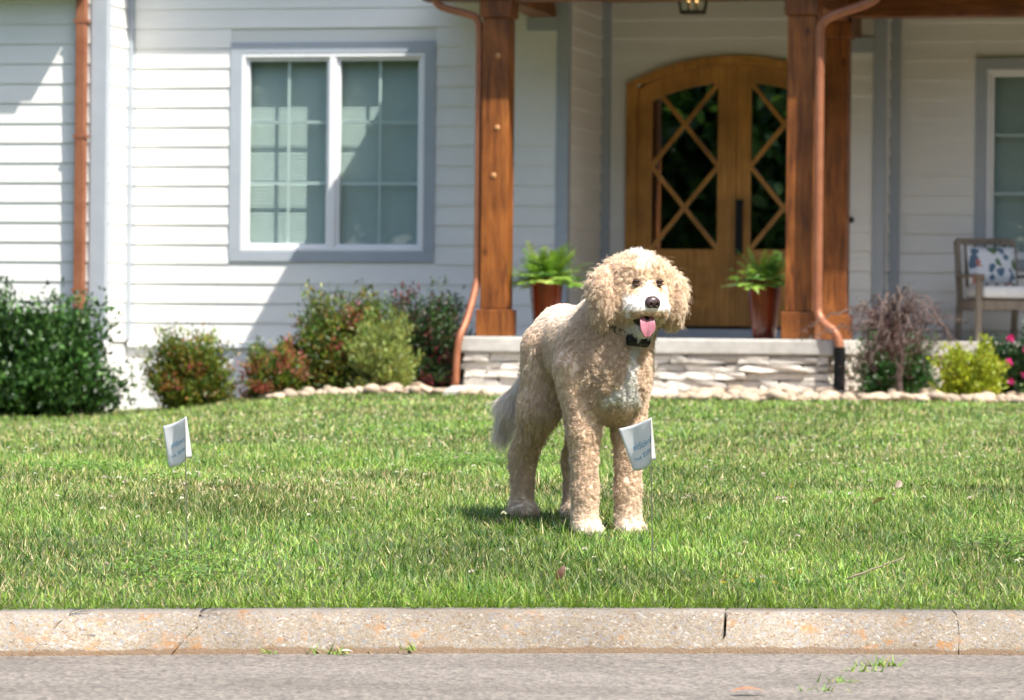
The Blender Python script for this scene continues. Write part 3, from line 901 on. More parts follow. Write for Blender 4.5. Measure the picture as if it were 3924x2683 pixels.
# ------------------------------------------------------------------ things on the porch
# lantern hanging from the porch ceiling
lp = house_pt(1.635, 0.0, 0)
L = empty('lantern', (lp.x, lp.y, 3.745), R(-13 + 8)); tag(L, 'dark metal lantern hanging under the porch roof before the doors', 'lantern')
def lan():
    b, t, h = 0.105, 0.155, 0.33
    corners = [(-1, -1), (1, -1), (1, 1), (-1, 1)]
    for i, (sx, sy) in enumerate(corners):
        tube('lantern_bar', [(sx * b, sy * b, 0.012), (sx * t, sy * t, h)], 0.009, M['iron'], L, 6)
        nx, ny = corners[(i + 1) % 4]
        tube('lantern_bar', [(sx * b, sy * b, 0.012), (nx * b, ny * b, 0.012)], 0.011, M['iron'], L, 6)
        tube('lantern_bar', [(sx * t, sy * t, h), (nx * t, ny * t, h)], 0.011, M['iron'], L, 6)
        mesh('pane', [(sx * b * .96, sy * b * .96, .02), (nx * b * .96, ny * b * .96, .02), (nx * t * .96, ny * t * .96, h - .01), (sx * t * .96, sy * t * .96, h - .01)], [(0, 1, 2, 3)], M['glass_lamp'], L)
    box('lantern_floor', -b + .012, b - .012, -b + .012, b - .012, 0.0, 0.012, M['iron'], L)
    for (x, y) in ((-.035, -.02), (.035, .02)):
        tube('candle', [(x, y, 0.012), (x, y, 0.10)], 0.012, M['copper'], L, 8)
        c = lathe('bulb', [(0.002, 0), (0.013, 0.012), (0.015, 0.03), (0.008, 0.055), (0.001, 0.066)], flat('bulb', (0.9, 0.6, 0.3), 0.3, emit=((1.0, 0.55, 0.2), 1.2)), L, 10)
        c.location = (x, y, 0.10)
    mesh('lantern_roof', [(-t, -t, h), (t, -t, h), (t, t, h), (-t, t, h), (0, 0, h + .13)], [(0, 1, 4), (1, 2, 4), (2, 3, 4), (3, 0, 4)], M['iron'], L)
    tube('hanger_rod', [(0, 0, h + .12), (0, 0, 0.26 + h)], 0.007, M['iron'], L, 6)
lan()

# planters
POT = [(0.001, 0.0), (0.093, 0.0), (0.098, 0.01), (0.108, 0.10), (0.126, 0.25), (0.139, 0.38), (0.145, 0.47), (0.148, 0.495), (0.152, 0.502), (0.152, 0.515), (0.143, 0.517), (0.137, 0.50), (0.13, 0.46), (0.001, 0.455)]
def planter(u, vv, lab, rz):
    p = house_pt(u, vv, FZ)
    t = empty('planter', p, rz); tag(t, lab, 'planter', 'glazed planters on the porch')
    lathe('pot', POT[:11] + [(0.137, 0.50), (0.128, 0.462)], M['pot'], t)
    lathe('potting_soil', [(0.001, 0.440), (0.127, 0.440), (0.127, 0.458), (0.001, 0.466)], M['bedsoil'], t, 20)
    return p
def leaf_cols(n, pal, w, jit=0.12):
    pal = np.array(pal); k = rng.choice(len(pal), n, p=np.array(w) / sum(w))
    c = pal[k] * rng.normal(1, jit, (n, 1)) * rng.normal(1, jit * 0.4, (n, 3))
    return np.clip(c, 0.003, 1)
def fern(p, lab, seed, nfr=34, big=1.0):
    rs = np.random.default_rng(seed)
    t = empty('fern', (p.x, p.y, p.z + 0.462)); tag(t, lab, 'fern', 'ferns in the porch planters')
    for i in range(nfr):
        az = rs.uniform(0, 6.28); el = rs.uniform(0.05, 1.15); Ln = rs.uniform(0.30, 0.48) * big
        d = np.array([math.cos(az) * math.cos(el), math.sin(az) * math.cos(el), math.sin(el)])
        n = 12
        pts = []
        for k in range(n + 1):
            s = k / n
            pts.append(d * Ln * s + np.array([0, 0, -0.16 * Ln * s * s * (1.3 if el < 0.7 else 0.5)]) + np.array([math.cos(az), math.sin(az), 0]) * 0.03)
        side = np.cross(d, [0, 0, 1]); side /= np.linalg.norm(side) + 1e-6
        upv = np.cross(side, d)
        V, F, C = [], [], []
        base = np.array([[0.17, 0.31, 0.04], [0.26, 0.40, 0.07], [0.38, 0.48, 0.10], [0.08, 0.19, 0.04]][rs.choice(4, p=[.35, .3, .15, .2])])
        for k in range(n):
            a, b2 = pts[k], pts[k + 1]
            wd = 0.095 * big * math.sin(math.pi * min(1, (k + 1.2) / (n + 1))) ** 0.7
            for s2 in (-1, 1):
                b0 = len(V)
                tip = a + s2 * side * wd + (b2 - a) * 0.9 + upv * 0.012 * rs.normal()
                V += [a, a + (b2 - a) * 0.55 + s2 * side * wd * 0.5 + upv * .006, tip, b2 * 0.9 + a * 0.1]
                F.append((b0, b0 + 1, b0 + 2, b0 + 3))
                C += [base * rs.uniform(0.8, 1.2)] * 4
        mesh('frond', V, F, M['leaf'], t, False, np.array(C))
    lathe('crown_base', [(0.001, -.004), (0.10, -.004), (0.06, .05), (0.001, .07)], M['stem'], t, 10)
p1 = planter(0.645, -1.5, 'glazed red-brown planter beside the post with the bent downspout', 0)
p2 = planter(2.56, -1.5, 'glazed red-brown planter in front of the door handle', 1)
fern(p1, 'bright green fern in the planter left of the dog', 3, 100, 0.98)
fern(p2, 'bright green fern in the planter before the doors', 5, 84, 0.84)

# chair
CW = noisy('grey_teak', [(0.3, (0.16, 0.13, 0.10)), (0.7, (0.27, 0.23, 0.185))], 4.0, 0.7, 0.1, stretch=(8, 8, 1))
cp = house_pt(4.25, 1.35, FZ)
ch = empty('patio_chair', cp, R(12)); tag(ch, 'weathered wooden patio armchair under the porch window', 'chair')
w2, dpt = 0.27, 0.27
for sx in (-1, 1):
    box('leg', sx * w2 - .026, sx * w2 + .026, -dpt - .026, -dpt + .026, 0, 0.585, CW, ch, 0.005)
    # rear legs run up into the raked back
    v, f = tube_data([(sx * w2, dpt + .05, 0), (sx * w2, dpt, 0.40), (sx * w2, dpt + .10, 0.93)], 0.024, 4, True)
    mesh('leg', v, f, CW, ch)
    box('armrest', sx * w2 - .042, sx * w2 + .042, -dpt - .06, dpt + .03, 0.586, 0.614, CW, ch, 0.008)
    box('side_rail', sx * w2 - .014, sx * w2 + .014, -dpt + .027, dpt - .02, 0.30, 0.37, CW, ch)
box('front_rail', -w2 + .027, w2 - .027, -dpt - .016, -dpt + .012, 0.29, 0.375, CW, ch, 0.004)
box('rear_rail', -w2 + .026, w2 - .026, dpt - .014, dpt + .012, 0.29, 0.37, CW, ch, 0.004)
for i in range(6):
    y = -dpt + .035 + i * 0.09
    box('seat_slat', -w2 + .015, w2 - .015, y, y + .07, 0.372, 0.392, CW, ch, 0.004)
v, f = tube_data([(-w2, dpt + .10, 0.925), (w2, dpt + .10, 0.925)], 0.03, 4, True)
mesh('top_rail', v, f, CW, ch)
for i in range(5):
    x = -0.19 + i * 0.095
    v, f = tube_data([(x, dpt + .005, 0.40), (x, dpt + .095, 0.90)], 0.012, 4, True)
    mesh('back_slat', v, f, CW, ch)
def pillow_mesh(name, w, h, d, m, n=10, power=0.55):
    V, F = [], []
    for s in (-1, 1):
        b = len(V)
        for j in range(n + 1):
            for i in range(n + 1):
                x, y = -1 + 2 * i / n, -1 + 2 * j / n
                t = ((1 - x ** 4) * (1 - y ** 4)) ** power
                pinch = 1 - 0.06 * (1 - abs(x) ** 2) * abs(y) ** 3
                V.append((x * w / 2 * (1 - 0.05 * (1 - x * x) * 0), s * d / 2 * t, y * h / 2 * pinch))
        for j in range(n):
            for i in range(n):
                a = b + j * (n + 1) + i
                q = (a, a + 1, a + n + 2, a + n + 1)
                F.append(q if s < 0 else q[::-1])
    return mesh(name, V, F, m, None, True)
def floral():
    m, nt, b = new_mat('floral_print')
    tc = N(nt, 'ShaderNodeTexCoord')
    cur = None
    base = (0.66, 0.70, 0.74, 1)
    prev = None
    for sc_, seed, colr, th in ((9.0, 0.0, (0.09, 0.16, 0.24), 0.19), (7.0, 3.7, (0.10, 0.19, 0.10), 0.20), (5.0, 8.1, (0.42, 0.17, 0.14), 0.14)):
        mp = N(nt, 'ShaderNodeMapping'); mp.inputs['Location'].default_value = (seed, 0, seed * 1.3); mp.inputs['Scale'].default_value = (1, 0.02, 0.8)
        wb = N(nt, 'ShaderNodeTexNoise', Scale=14.0)
        nt.links.new(tc.outputs['Object'], wb.inputs['Vector'])
        ad = N(nt, 'ShaderNodeMix', data_type='RGBA', blend_type='LINEAR_LIGHT'); ad.inputs[0].default_value = 0.05
        nt.links.new(tc.outputs['Object'], ad.inputs[6]); nt.links.new(wb.outputs['Color'], ad.inputs[7])
        nt.links.new(ad.outputs[2], mp.inputs['Vector'])
        vo = N(nt, 'ShaderNodeTexVoronoi', Scale=sc_, Randomness=1.0)
        nt.links.new(mp.outputs['Vector'], vo.inputs['Vector'])
        lt = N(nt, 'ShaderNodeMath', operation='LESS_THAN'); lt.inputs[1].default_value = th * 1.6
        nt.links.new(vo.outputs['Distance'], lt.inputs[0])
        mx = N(nt, 'ShaderNodeMix', data_type='RGBA')
        nt.links.new(lt.outputs[0], mx.inputs[0])
        if prev is None: mx.inputs[6].default_value = base
        else: nt.links.new(prev, mx.inputs[6])
        mx.inputs[7].default_value = (*colr, 1)
        prev = mx.outputs[2]
    nt.links.new(prev, b.inputs['Base Color']); b.inputs['Roughness'].default_value = 0.9
    return m
cu = box('seat_cushion', -0.235, 0.235, -0.285, 0.25, 0.0, 0.115, noisy('cushion_fabric', [(0.3, (0.70, 0.72, 0.73)), (0.7, (0.78, 0.79, 0.80))], 30, 0.9), None, 0.035)
cu.location = cp + Vector((0, 0, 0.3935)); cu.rotation_euler = (0, 0, R(12)); tag(cu, 'pale seat cushion lying on the patio armchair', 'cushion')
cu.data.polygons.foreach_set('use_smooth', [True] * len(cu.data.polygons))
pw = pillow_mesh('throw_pillow', 0.46, 0.36, 0.17, floral()); tag(pw, 'white throw pillow with blue and red floral print on the armchair', 'pillow')
mR = Matrix.Rotation(R(12), 4, 'Z')
pw.matrix_world = Matrix.Translation(cp) @ mR @ Matrix.Translation((0, 0.165, 0.70)) @ Matrix.Rotation(R(-14), 4, 'X')

# ------------------------------------------------------------------ shrubs
def leaf_cloud(n, pos, direc, ln, wd, cols, name, m, parent):
    """each leaf a folded diamond: 4 points, 2 triangles"""
    d = direc / (np.linalg.norm(direc, axis=1, keepdims=True) + 1e-9)
    r = rng.normal(0, 1, (n, 3)); s = np.cross(d, r); s /= np.linalg.norm(s, axis=1, keepdims=True) + 1e-9
    nn = np.cross(s, d)
    L_ = ln[:, None]; W_ = wd[:, None]
    a = pos; c = pos + d * L_ - nn * L_ * 0.12
    b = pos + d * L_ * 0.45 + s * W_ * 0.5 + nn * L_ * 0.05
    e = pos + d * L_ * 0.45 - s * W_ * 0.5 + nn * L_ * 0.05
    V = np.stack([a, b, c, e], 1).reshape(-1, 3)
    i = np.arange(n)[:, None] * 4
    F = np.concatenate([i, i + 1, i + 2, i, i + 2, i + 3], 1).ravel()
    return fast_mesh(name, V, F, np.full(2 * n, 3), m, parent, np.repeat(cols, 4, 0))

def shrub(name, label, cat, x, y, w, h, nl, pal, wts, leaf=(0.03, 0.010), sprays=120, mat='leaf', tip=None, tipfrac=0.25, group=None, upright=0.5, hollow=0.35, stems=14, sink=0.0):
    z = float(ground_z(x, y)) - 0.01
    t = empty(name, (x, y, z)); tag(t, label, cat, group)
    # spray tips spread through an uneven dome
    u = rng.uniform(0, 6.283, sprays); cz = rng.uniform(0, 1, sprays) ** 0.9
    rr = (hollow + (1 - hollow) * rng.uniform(0, 1, sprays) ** 0.5)
    bump = 1 + 0.16 * np.sin(u * 3 + 1.3 * x) + 0.12 * rng.normal(0, 1, sprays)
    bump = np.clip(bump, 0.7, 1.28)
    prof = np.sqrt(np.clip(1 - (cz * 0.96 - 0.28) ** 2 / 0.62, 0.05, 1))
    T = np.stack([np.cos(u) * w / 2 * rr * prof * bump, np.sin(u) * w / 2 * rr * prof * bump, h * (0.05 + 0.95 * cz * np.clip(bump, 0.85, 1.15) * (0.6 + 0.4 * rr))], 1)
    per = nl // sprays
    idx = np.repeat(np.arange(sprays), per); n = len(idx)
    B = T * np.array([0.35, 0.35, 0.30])
    s = rng.uniform(0.35, 1.0, n)[:, None]
    sp = 0.075 * w
    pos = B[idx] * (1 - s) + T[idx] * s + np.clip(rng.normal(0, 1, (n, 3)), -1.5, 1.5) * sp * np.array([1, 1, 0.75]) * (0.35 + 0.65 * s)
    pos[:, 2] = np.clip(pos[:, 2], 0.012, None)
    out = T[idx] / (np.linalg.norm(T[idx], axis=1, keepdims=True) + 1e-6)
    dr = out * 0.7 + np.array([0, 0, upright]) + rng.normal(0, 0.75, (n, 3))
    ln = rng.uniform(0.75, 1.35, n) * leaf[0] * 1.15; wd = ln * leaf[1] / leaf[0] * rng.uniform(0.8, 1.2, n)
    cols = leaf_cols(n, pal, wts)
    # a spray keeps one tint, new growth at the tips is another
    cols *= np.clip(rng.normal(1, 0.18, sprays), 0.6, 1.5)[idx][:, None]
    if tip is not None:
        red = (rng.uniform(0, 1, sprays) < tipfrac)[idx] & (s[:, 0] > 0.55)
        k = red.sum(); cols[red] = leaf_cols(k, tip, [1] * len(tip))
    leaf_cloud(n, pos, dr, ln, wd, cols, 'foliage', M[mat], t)
    for i in rng.choice(sprays, min(stems, sprays), replace=False):
        q = T[i]
        tube('stem', bez([(q[0] * .12, q[1] * .12, 0.0), (q[0] * .4, q[1] * .4, q[2] * .5), tuple(q * .95)], 3), [0.008, 0.007, 0.006, 0.005, 0.004, 0.003, 0.002], M['stem'], t, 5)
    return t
G_HOLLY = [(0.026, 0.070, 0.014), (0.042, 0.105, 0.020), (0.07, 0.15, 0.032), (0.014, 0.038, 0.010)]
G_NAND = [(0.065, 0.13, 0.016), (0.13, 0.19, 0.02), (0.22, 0.23, 0.025), (0.028, 0.07, 0.013), (0.24, 0.12, 0.03)]
RED = [(0.24, 0.035, 0.03), (0.16, 0.02, 0.02), (0.30, 0.12, 0.04)]
PINK = [(0.44, 0.11, 0.10), (0.36, 0.15, 0.06), (0.24, 0.05, 0.04)]
shrub('holly_bush', 'large dark green evergreen bush below the square copper downspout', 'bush', -4.26, 34.55, 1.40, 1.08, 40000, G_HOLLY, [3, 4, 2, 2], (0.05, 0.026), 230, 'gloss_leaf', upright=0.7, hollow=0.3, stems=20)
shrub('holly_bush', 'part of a dark evergreen bush cut off by the picture edge', 'bush', -5.15, 34.2, 1.3, 1.08, 16000, G_HOLLY, [3, 4, 2, 2], (0.05, 0.026), 160, 'gloss_leaf', upright=0.7, hollow=0.3, stems=12)
NG = 'nandina shrubs along the house wall'
shrub('nandina_shrub', 'round green nandina flecked with red, standing alone before the white foundation', 'shrub', -2.80, 34.5, 0.80, 0.70, 13000, G_NAND, [4, 5, 4, 2, 2.5], (0.040, 0.013), 150, tip=RED, tipfrac=0.12, group=NG)
shrub('nandina_shrub', 'lowest nandina with pink-red new leaves at the stone border', 'shrub', -2.05, 34.1, 0.50, 0.48, 8000, G_NAND, [4, 4, 2, 2, 2], (0.036, 0.012), 110, tip=PINK, tipfrac=0.30, group=NG)
shrub('nandina_shrub', 'olive nandina tucked between the pink one and the tall one', 'shrub', -1.80, 34.55, 0.52, 0.58, 7000, G_NAND, [4, 3, 2, 4, 3], (0.036, 0.012), 90, tip=RED, tipfrac=0.15, group=NG)
shrub('nandina_shrub', 'tallest green nandina with pink tips under the window', 'shrub', -1.40, 34.4, 0.92, 0.87, 18000, G_NAND, [5, 4, 3, 4, 2.5], (0.042, 0.014), 190, tip=PINK, tipfrac=0.10, group=NG)
shrub('nandina_shrub', 'dark maroon-topped nandina next to the porch post', 'shrub', -0.72, 34.35, 0.76, 0.84, 15000, [(0.03, 0.075, 0.02), (0.055, 0.11, 0.025), (0.02, 0.045, 0.015), (0.09, 0.04, 0.03)], [4, 3, 4, 2], (0.040, 0.013), 160, tip=[(0.10, 0.02, 0.025), (0.20, 0.035, 0.05), (0.30, 0.07, 0.08)], tipfrac=0.17, group=NG)
shrub('spirea_shrub', 'pale yellow-green feathery shrub in front of the tall nandina', 'shrub', -1.10, 33.75, 0.58, 0.66, 9000, [(0.22, 0.28, 0.06), (0.28, 0.33, 0.09), (0.15, 0.21, 0.05), (0.32, 0.27, 0.06)], [4, 3, 3, 1], (0.034, 0.011), 130, upright=1.1)
shrub('spirea_shrub', 'bright yellow-green rounded bush left of the pink flowers', 'shrub', 3.78, 32.5, 0.56, 0.45, 9000, [(0.30, 0.36, 0.02), (0.36, 0.40, 0.025), (0.22, 0.28, 0.02), (0.38, 0.30, 0.03)], [4, 4, 3, 0.4], (0.028, 0.018), 110, upright=0.8)
shrub('evergreen_bush', 'dark green bush behind the bare maple branches', 'bush', 3.28, 33.6, 0.66, 0.55, 9000, [(0.03, 0.10, 0.02), (0.05, 0.15, 0.03), (0.02, 0.05, 0.015)], [3, 3, 2], (0.034, 0.014), 110)
fl = shrub('flowering_bush', 'dark leafy bush with magenta flowers at the picture edge', 'bush', 4.22, 33.0, 0.54, 0.54, 8000, [(0.02, 0.06, 0.02), (0.035, 0.09, 0.03), (0.10, 0.16, 0.03)], [4, 3, 1], (0.035, 0.016), 90)
for (dx, dy, dz) in ((-0.10, -.22, .50), (-0.11, -.23, .30), (-0.09, -.24, .14), (.03, -.24, .4), (.12, -.2, .25), (0.02, -.25, .2)):
    k = 26
    dd = rng.normal(0, 1, (k, 3)); dd /= np.linalg.norm(dd, axis=1, keepdims=True)
    leaf_cloud(k, np.tile([dx, dy, dz], (k, 1)) + dd * 0.006, dd, np.full(k, 0.034), np.full(k, 0.024), leaf_cols(k, [(0.62, 0.03, 0.22), (0.70, 0.06, 0.30)], [1, 1]), 'flower', M['leaf'], fl)

# bare weeping maple
mx_, my_ = 3.08, 32.75
mz = float(ground_z(mx_, my_))
mp = empty('weeping_maple', (mx_, my_, mz - .01)); tag(mp, 'small weeping maple with tangled, nearly bare branches beside the black drain', 'tree')
tube('trunk', bez([(0.13, 0, 0), (0.12, .01, .18), (0.14, 0, .34), (0.10, 0, .52), (0.04, 0, .62)], 4), list(np.linspace(0.028, 0.018, 17)), M['mstem'], mp, 8)
br_tips = []
for i in range(46):
    rs = np.random.default_rng(300 + i)
    side = -1 if i % 2 else 1
    a = rs.uniform(0, 6.28)
    rad = rs.uniform(0.10, 0.78) * (1.0 if math.cos(a) < 0 else 0.95)
    ztop = rs.uniform(0.42, 0.84); zend = rs.uniform(0.12, 0.74)
    P = [(0.06, 0, rs.uniform(.30, .60)), (0.06 + math.cos(a) * rad * .35, math.sin(a) * rad * .35, ztop + rs.normal(0, .04)), (0.06 + math.cos(a) * rad * .75, math.sin(a) * rad * .7, (ztop + zend) / 2 + rs.normal(0, .07)), (0.06 + math.cos(a) * rad, math.sin(a) * rad * .8, zend)]
    pp = bez(P, 6)
    pp = [tuple(np.array(q) + rs.normal(0, .014, 3)) for q in pp]
    tube('branch', pp, list(np.linspace(0.011, 0.003, len(pp))), M['mstem'], mp, 5)
    for k in range(4):
        q = np.array(pp[rs.integers(5, len(pp))]); d = rs.normal(0, 1, 3); d[2] = -abs(d[2]) * .5
        d = d / np.linalg.norm(d) * rs.uniform(.06, .16)
        tube('twig', [tuple(q), tuple(q + d * .5 + rs.normal(0, .012, 3)), tuple(q + d)], [0.004, 0.003, 0.0015], M['mstem'], mp, 4)
        br_tips.append(q + d)
br_tips = np.array(br_tips)
k = 3400
ii = rng.integers(0, len(br_tips), k)
leaf_cloud(k, br_tips[ii] + rng.normal(0, .036, (k, 3)), rng.normal(0, 1, (k, 3)) + np.array([0, 0, -.8]), rng.uniform(.02, .04, k), rng.uniform(.005, .010, k), leaf_cols(k, [(0.05, 0.018, 0.02), (0.09, 0.03, 0.03), (0.15, 0.08, 0.06)], [3, 2, 1]), 'foliage', M['leaf'], mp)

# ------------------------------------------------------------------ trees across the road, mirrored in the panes; right-hand trees added unseen to block low sky light
tree_n = 15000
def big_tree(x, y, h, lab, seed, copy_of=None):
    if copy_of:
        t = empty('street_tree', (x, y, -0.05), seed); tag(t, lab, 'tree', 'trees across the road')
        t.scale = (h, h, h)
        for c in copy_of.children:
            d = c.copy(); COL.objects.link(d); d.parent = t
        return t
    t = empty('street_tree', (x, y, -0.05), 0); tag(t, lab, 'tree', 'trees across the road')
    tube('trunk', bez([(0, 0, 0), (.1, 0, 2.5), (0, .2, 5.5), (.1, .1, 9)], 4), list(np.linspace(.32, .08, 13)), M['bark'], t, 8)
    for i in range(9):
        a = i * 0.7 + 1; z = 2.2 + i * .6
        tube('limb', bez([(0.05, 0.05, z), (math.cos(a) * 1.3, math.sin(a) * 1.3, z + 1), (math.cos(a) * 2.8, math.sin(a) * 2.8, z + 1.5)], 4), list(np.linspace(.1, .03, 9)), M['bark'], t, 6)
    n = tree_n
    cen = rng.normal(0, 1, (70, 3)); cen /= np.linalg.norm(cen, axis=1, keepdims=True); cen *= rng.uniform(.4, 1, (70, 1))
    cen = cen * np.array([3.6, 3.6, 4.4]) + np.array([0, 0, 5.6])
    cen[:, 2] = np.clip(cen[:, 2], 0.5, None)
    pos = cen[rng.integers(0, 70, n)] + rng.normal(0, .55, (n, 3))
    leaf_cloud(n, pos, rng.normal(0, 1, (n, 3)), rng.uniform(.30, .55, n), rng.uniform(.2, .36, n), leaf_cols(n, [(0.04, 0.10, 0.02), (0.07, 0.15, 0.03), (0.10, 0.19, 0.04), (0.025, 0.06, 0.015)], [3, 3, 2, 2]), 'crown', M['leaf'], t)
    return t
T0 = big_tree(-16, -14, 1, 'leafy street tree mirrored in the door glass', 0)
for i, (x, y, h) in enumerate(((-24, -13, 1.3), (-33, -16, 1.6), (-8, -17, 1.4), (-42, -14, 1.6), (0.5, -18, 1.5), (10, -20, 1.4), (-20, -24, 2.2), (-30, -26, 2.3), (-10, -27, 2.2), (-41, -27, 2.3), (2, -30, 2.2), (-26, 4, 1.3), (-30, 14, 1.6), (-27, 25, 1.7), (16, 19, 1.5), (19, 28, 1.7), (16, 7, 1.5), (14, -5, 1.5), (24, 13, 1.9))):
    big_tree(x, y, h, 'leafy street tree mirrored in the door glass' if x < 12 else 'tall leafy tree added out of view on the right to block low sky light', 1.3 * i + .5, T0)

# ------------------------------------------------------------------ marker flags
def sheet_mat():
    m, nt, b = new_mat('white_flag_plastic')
    out = nt.nodes['Material Output']
    b.inputs['Base Color'].default_value = (0.86, 0.86, 0.86, 1); b.inputs['Roughness'].default_value = 0.5
    tl = N(nt, 'ShaderNodeBsdfTranslucent', Color=(0.88, 0.88, 0.88, 1))
    mx = N(nt, 'ShaderNodeMixShader'); mx.inputs['Fac'].default_value = 0.55
    nt.links.new(b.outputs[0], mx.inputs[1]); nt.links.new(tl.outputs[0], mx.inputs[2]); nt.links.new(mx.outputs[0], out.inputs['Surface'])
    return m
M['flag'] = sheet_mat()
M['print'] = flat('blue_print', (0.20, 0.40, 0.56), 0.6)
M['wire'] = flat('flag_wire', (0.17, 0.16, 0.15), 0.5, metallic=0.5)
def text_mesh(body, size):
    cu_ = bpy.data.curves.new('t', 'FONT'); cu_.body = body; cu_.size = size; cu_.offset = 0.012 * size; cu_.resolution_u = 2
    o = bpy.data.objects.new('t', cu_); COL.objects.link(o)
    me = bpy.data.meshes.new_from_object(o)
    V = [tuple(v.co) for v in me.vertices]; F = [tuple(p.vertices) for p in me.polygons]
    bpy.data.objects.remove(o); bpy.data.meshes.remove(me); bpy.data.curves.remove(cu_)
    return np.array(V), F
def marker_flag(x, y, lab, ztop, h, t_main, sag, t_back, drop_back, curl):
    z = float(ground_z(x, y))
    t = empty('marker_flag', (x, y, z)); tag(t, lab, 'flag', 'white lawn marker flags')
    HT = ztop - z
    tube('wire', [(0.012, 0, -0.06), (0.008, 0.002, 0.06), (0.004, 0, HT * .5), (0, 0, HT - h * .5), (-0.001, 0, HT - 0.004)], 0.0013, M['wire'], t, 6)
    W = math.hypot(*t_main)
    def surf(s, q, off=0.0):
        """s 0..1 from the wire outward, q 0..1 from top down"""
        px = t_main[0] * s + curl * math.sin(math.pi * s) * q * 0.6 + curl * 1.2 * s * s * q
        py = t_main[1] * s + 0.010 * math.sin(3.0 * s + 2 * q)
        pz = HT - q * h - sag * s * (1 - 0.25 * q) - 0.004 * math.sin(math.pi * s)
        n = np.array([t_main[1], -t_main[0], 0]) / W
        n = n if n[1] < 0 else -n
        return np.array([px, py, pz]) + n * off
    n = 14
    V, F = [], []
    for j in range(n + 1):
        for i in range(n + 1): V.append(surf(i / n, j / n))
    for j in range(n):
        for i in range(n):
            a = j * (n + 1) + i; F.append((a, a + 1, a + n + 2, a + n + 1))
    sh = mesh('flag_sheet', V, F, M['flag'], t, True)
    sh.modifiers.new('thickness', 'SOLIDIFY').thickness = 0.0005
    # the folded-over half hangs behind the wire
    V, F = [], []
    for j in range(n + 1):
        q = j / n
        for i in range(7):
            s = i / 6
            V.append((t_back[0] * s * (0.12 + 0.88 * q), t_back[1] * s * (0.3 + 0.7 * q), HT - q * (h - 0.006) - drop_back * s * q))
    for j in range(n):
        for i in range(6):
            a = j * 7 + i; F.append((a, a + 7, a + 8, a + 1))
    s2 = mesh('flag_sheet', V, F, M['flag'], t, True)
    s2.modifiers.new('thickness', 'SOLIDIFY').thickness = 0.0005
    # print showing through, reversed: it runs outward from the wire
    for body, size, s0, q0 in (('Invisible', 0.0300, -0.01, 0.55), ('ence', 0.0300, 0.02, 0.76), ('Brand', 0.0140, 0.56, 0.775)):
        TV, TF = text_mesh(body, size * W / 0.120)
        out = [surf(s0 + p[0] * 0.95 / W, q0 - p[1] / h, 0.0011) for p in TV]
        mesh('lettering', out, TF, M['print'], sh)
    return t
marker_flag(0.395, 11.2, 'white marker flag with blue lettering in front of the dog', 0.816 + (770.5 - 948) / 803 , 0.128, (-0.090, 0.066), 0.034, (0.017, 0.060), 0.0, 0.036)
marker_flag(-0.908, 11.05, 'white marker flag with blue lettering standing alone on the lawn', 0.816 + (759.7 - 946) / 814, 0.122, (-0.068, 0.056), 0.028, (0.016, 0.055), 0.0, 0.016)

# ------------------------------------------------------------------ loose leaves, twig, weeds
def dead_leaf(x, y, z, L_, W_, rot, c1, c2, lab, fold=0.3):
    V, F = [], []
    n = 8
    for i in range(n + 1):
        s = i / n
        w = W_ * math.sin(math.pi * s ** 0.85) ** 0.8
        zc_ = 0.10 * L_ * math.sin(s * 3.0)
        V += [(s * L_ - L_ / 2, -w / 2, zc_ + fold * w * .5), (s * L_ - L_ / 2, 0, zc_), (s * L_ - L_ / 2, w / 2, zc_ + fold * w * .5)]
    for i in range(n):
        a = i * 3
        F += [(a, a + 3, a + 4, a + 1), (a + 1, a + 4, a + 5, a + 2)]
    m = noisy('dry_leaf', [(0.35, c1), (0.65, c2)], 60, 0.6)
    o = mesh('fallen_leaf', V, F, m, None, True)
    o.location = (x, y, z); o.rotation_euler = rot
    tag(o, lab, 'leaf', 'fallen leaves')
    return o
dead_leaf(1.171, 12.6, float(ground_z(1.171, 12.6)) + .055, 0.055, 0.026, (R(-38), R(-22), R(5)), (0.62, 0.46, 0.22), (0.72, 0.60, 0.36), 'pale tan leaf lying on the grass right of the dog')
dead_leaf(0.140, 10.9, float(ground_z(0.14, 10.9)) + .045, 0.048, 0.022, (R(70), R(-62), R(20)), (0.06, 0.026, 0.013), (0.12, 0.055, 0.028), 'dark brown leaf standing upright in the grass by the kerb')
dead_leaf(0.552, 9.1, 0.008, 0.085, 0.035, (R(4), R(2), R(8)), (0.24, 0.10, 0.04), (0.34, 0.17, 0.08), 'orange-brown leaf lying flat on the road', 0.12)
dead_leaf(1.33, 13.6, float(ground_z(1.33, 13.6)) + .05, 0.040, 0.024, (R(60), R(-30), R(50)), (0.16, 0.12, 0.09), (0.27, 0.21, 0.16), 'small grey-brown leaf in the grass near the picture edge')
tw = tube('twig', [tuple(Vector((0.93 + i * 0.024, 10.93 + i * .012, float(ground_z(0.93 + i * .024, 10.93 + i * .012)) + .035 + .007 * i + .002 * (i % 2)))) for i in range(8)], list(np.linspace(0.0028, 0.0016, 8)), noisy('twig_bark', [(0.3, (.15, .11, .08)), (.7, (.25, .19, .14))], 40), None, 5)
tag(tw, 'thin dry twig lying across the grass near the kerb', 'twig')

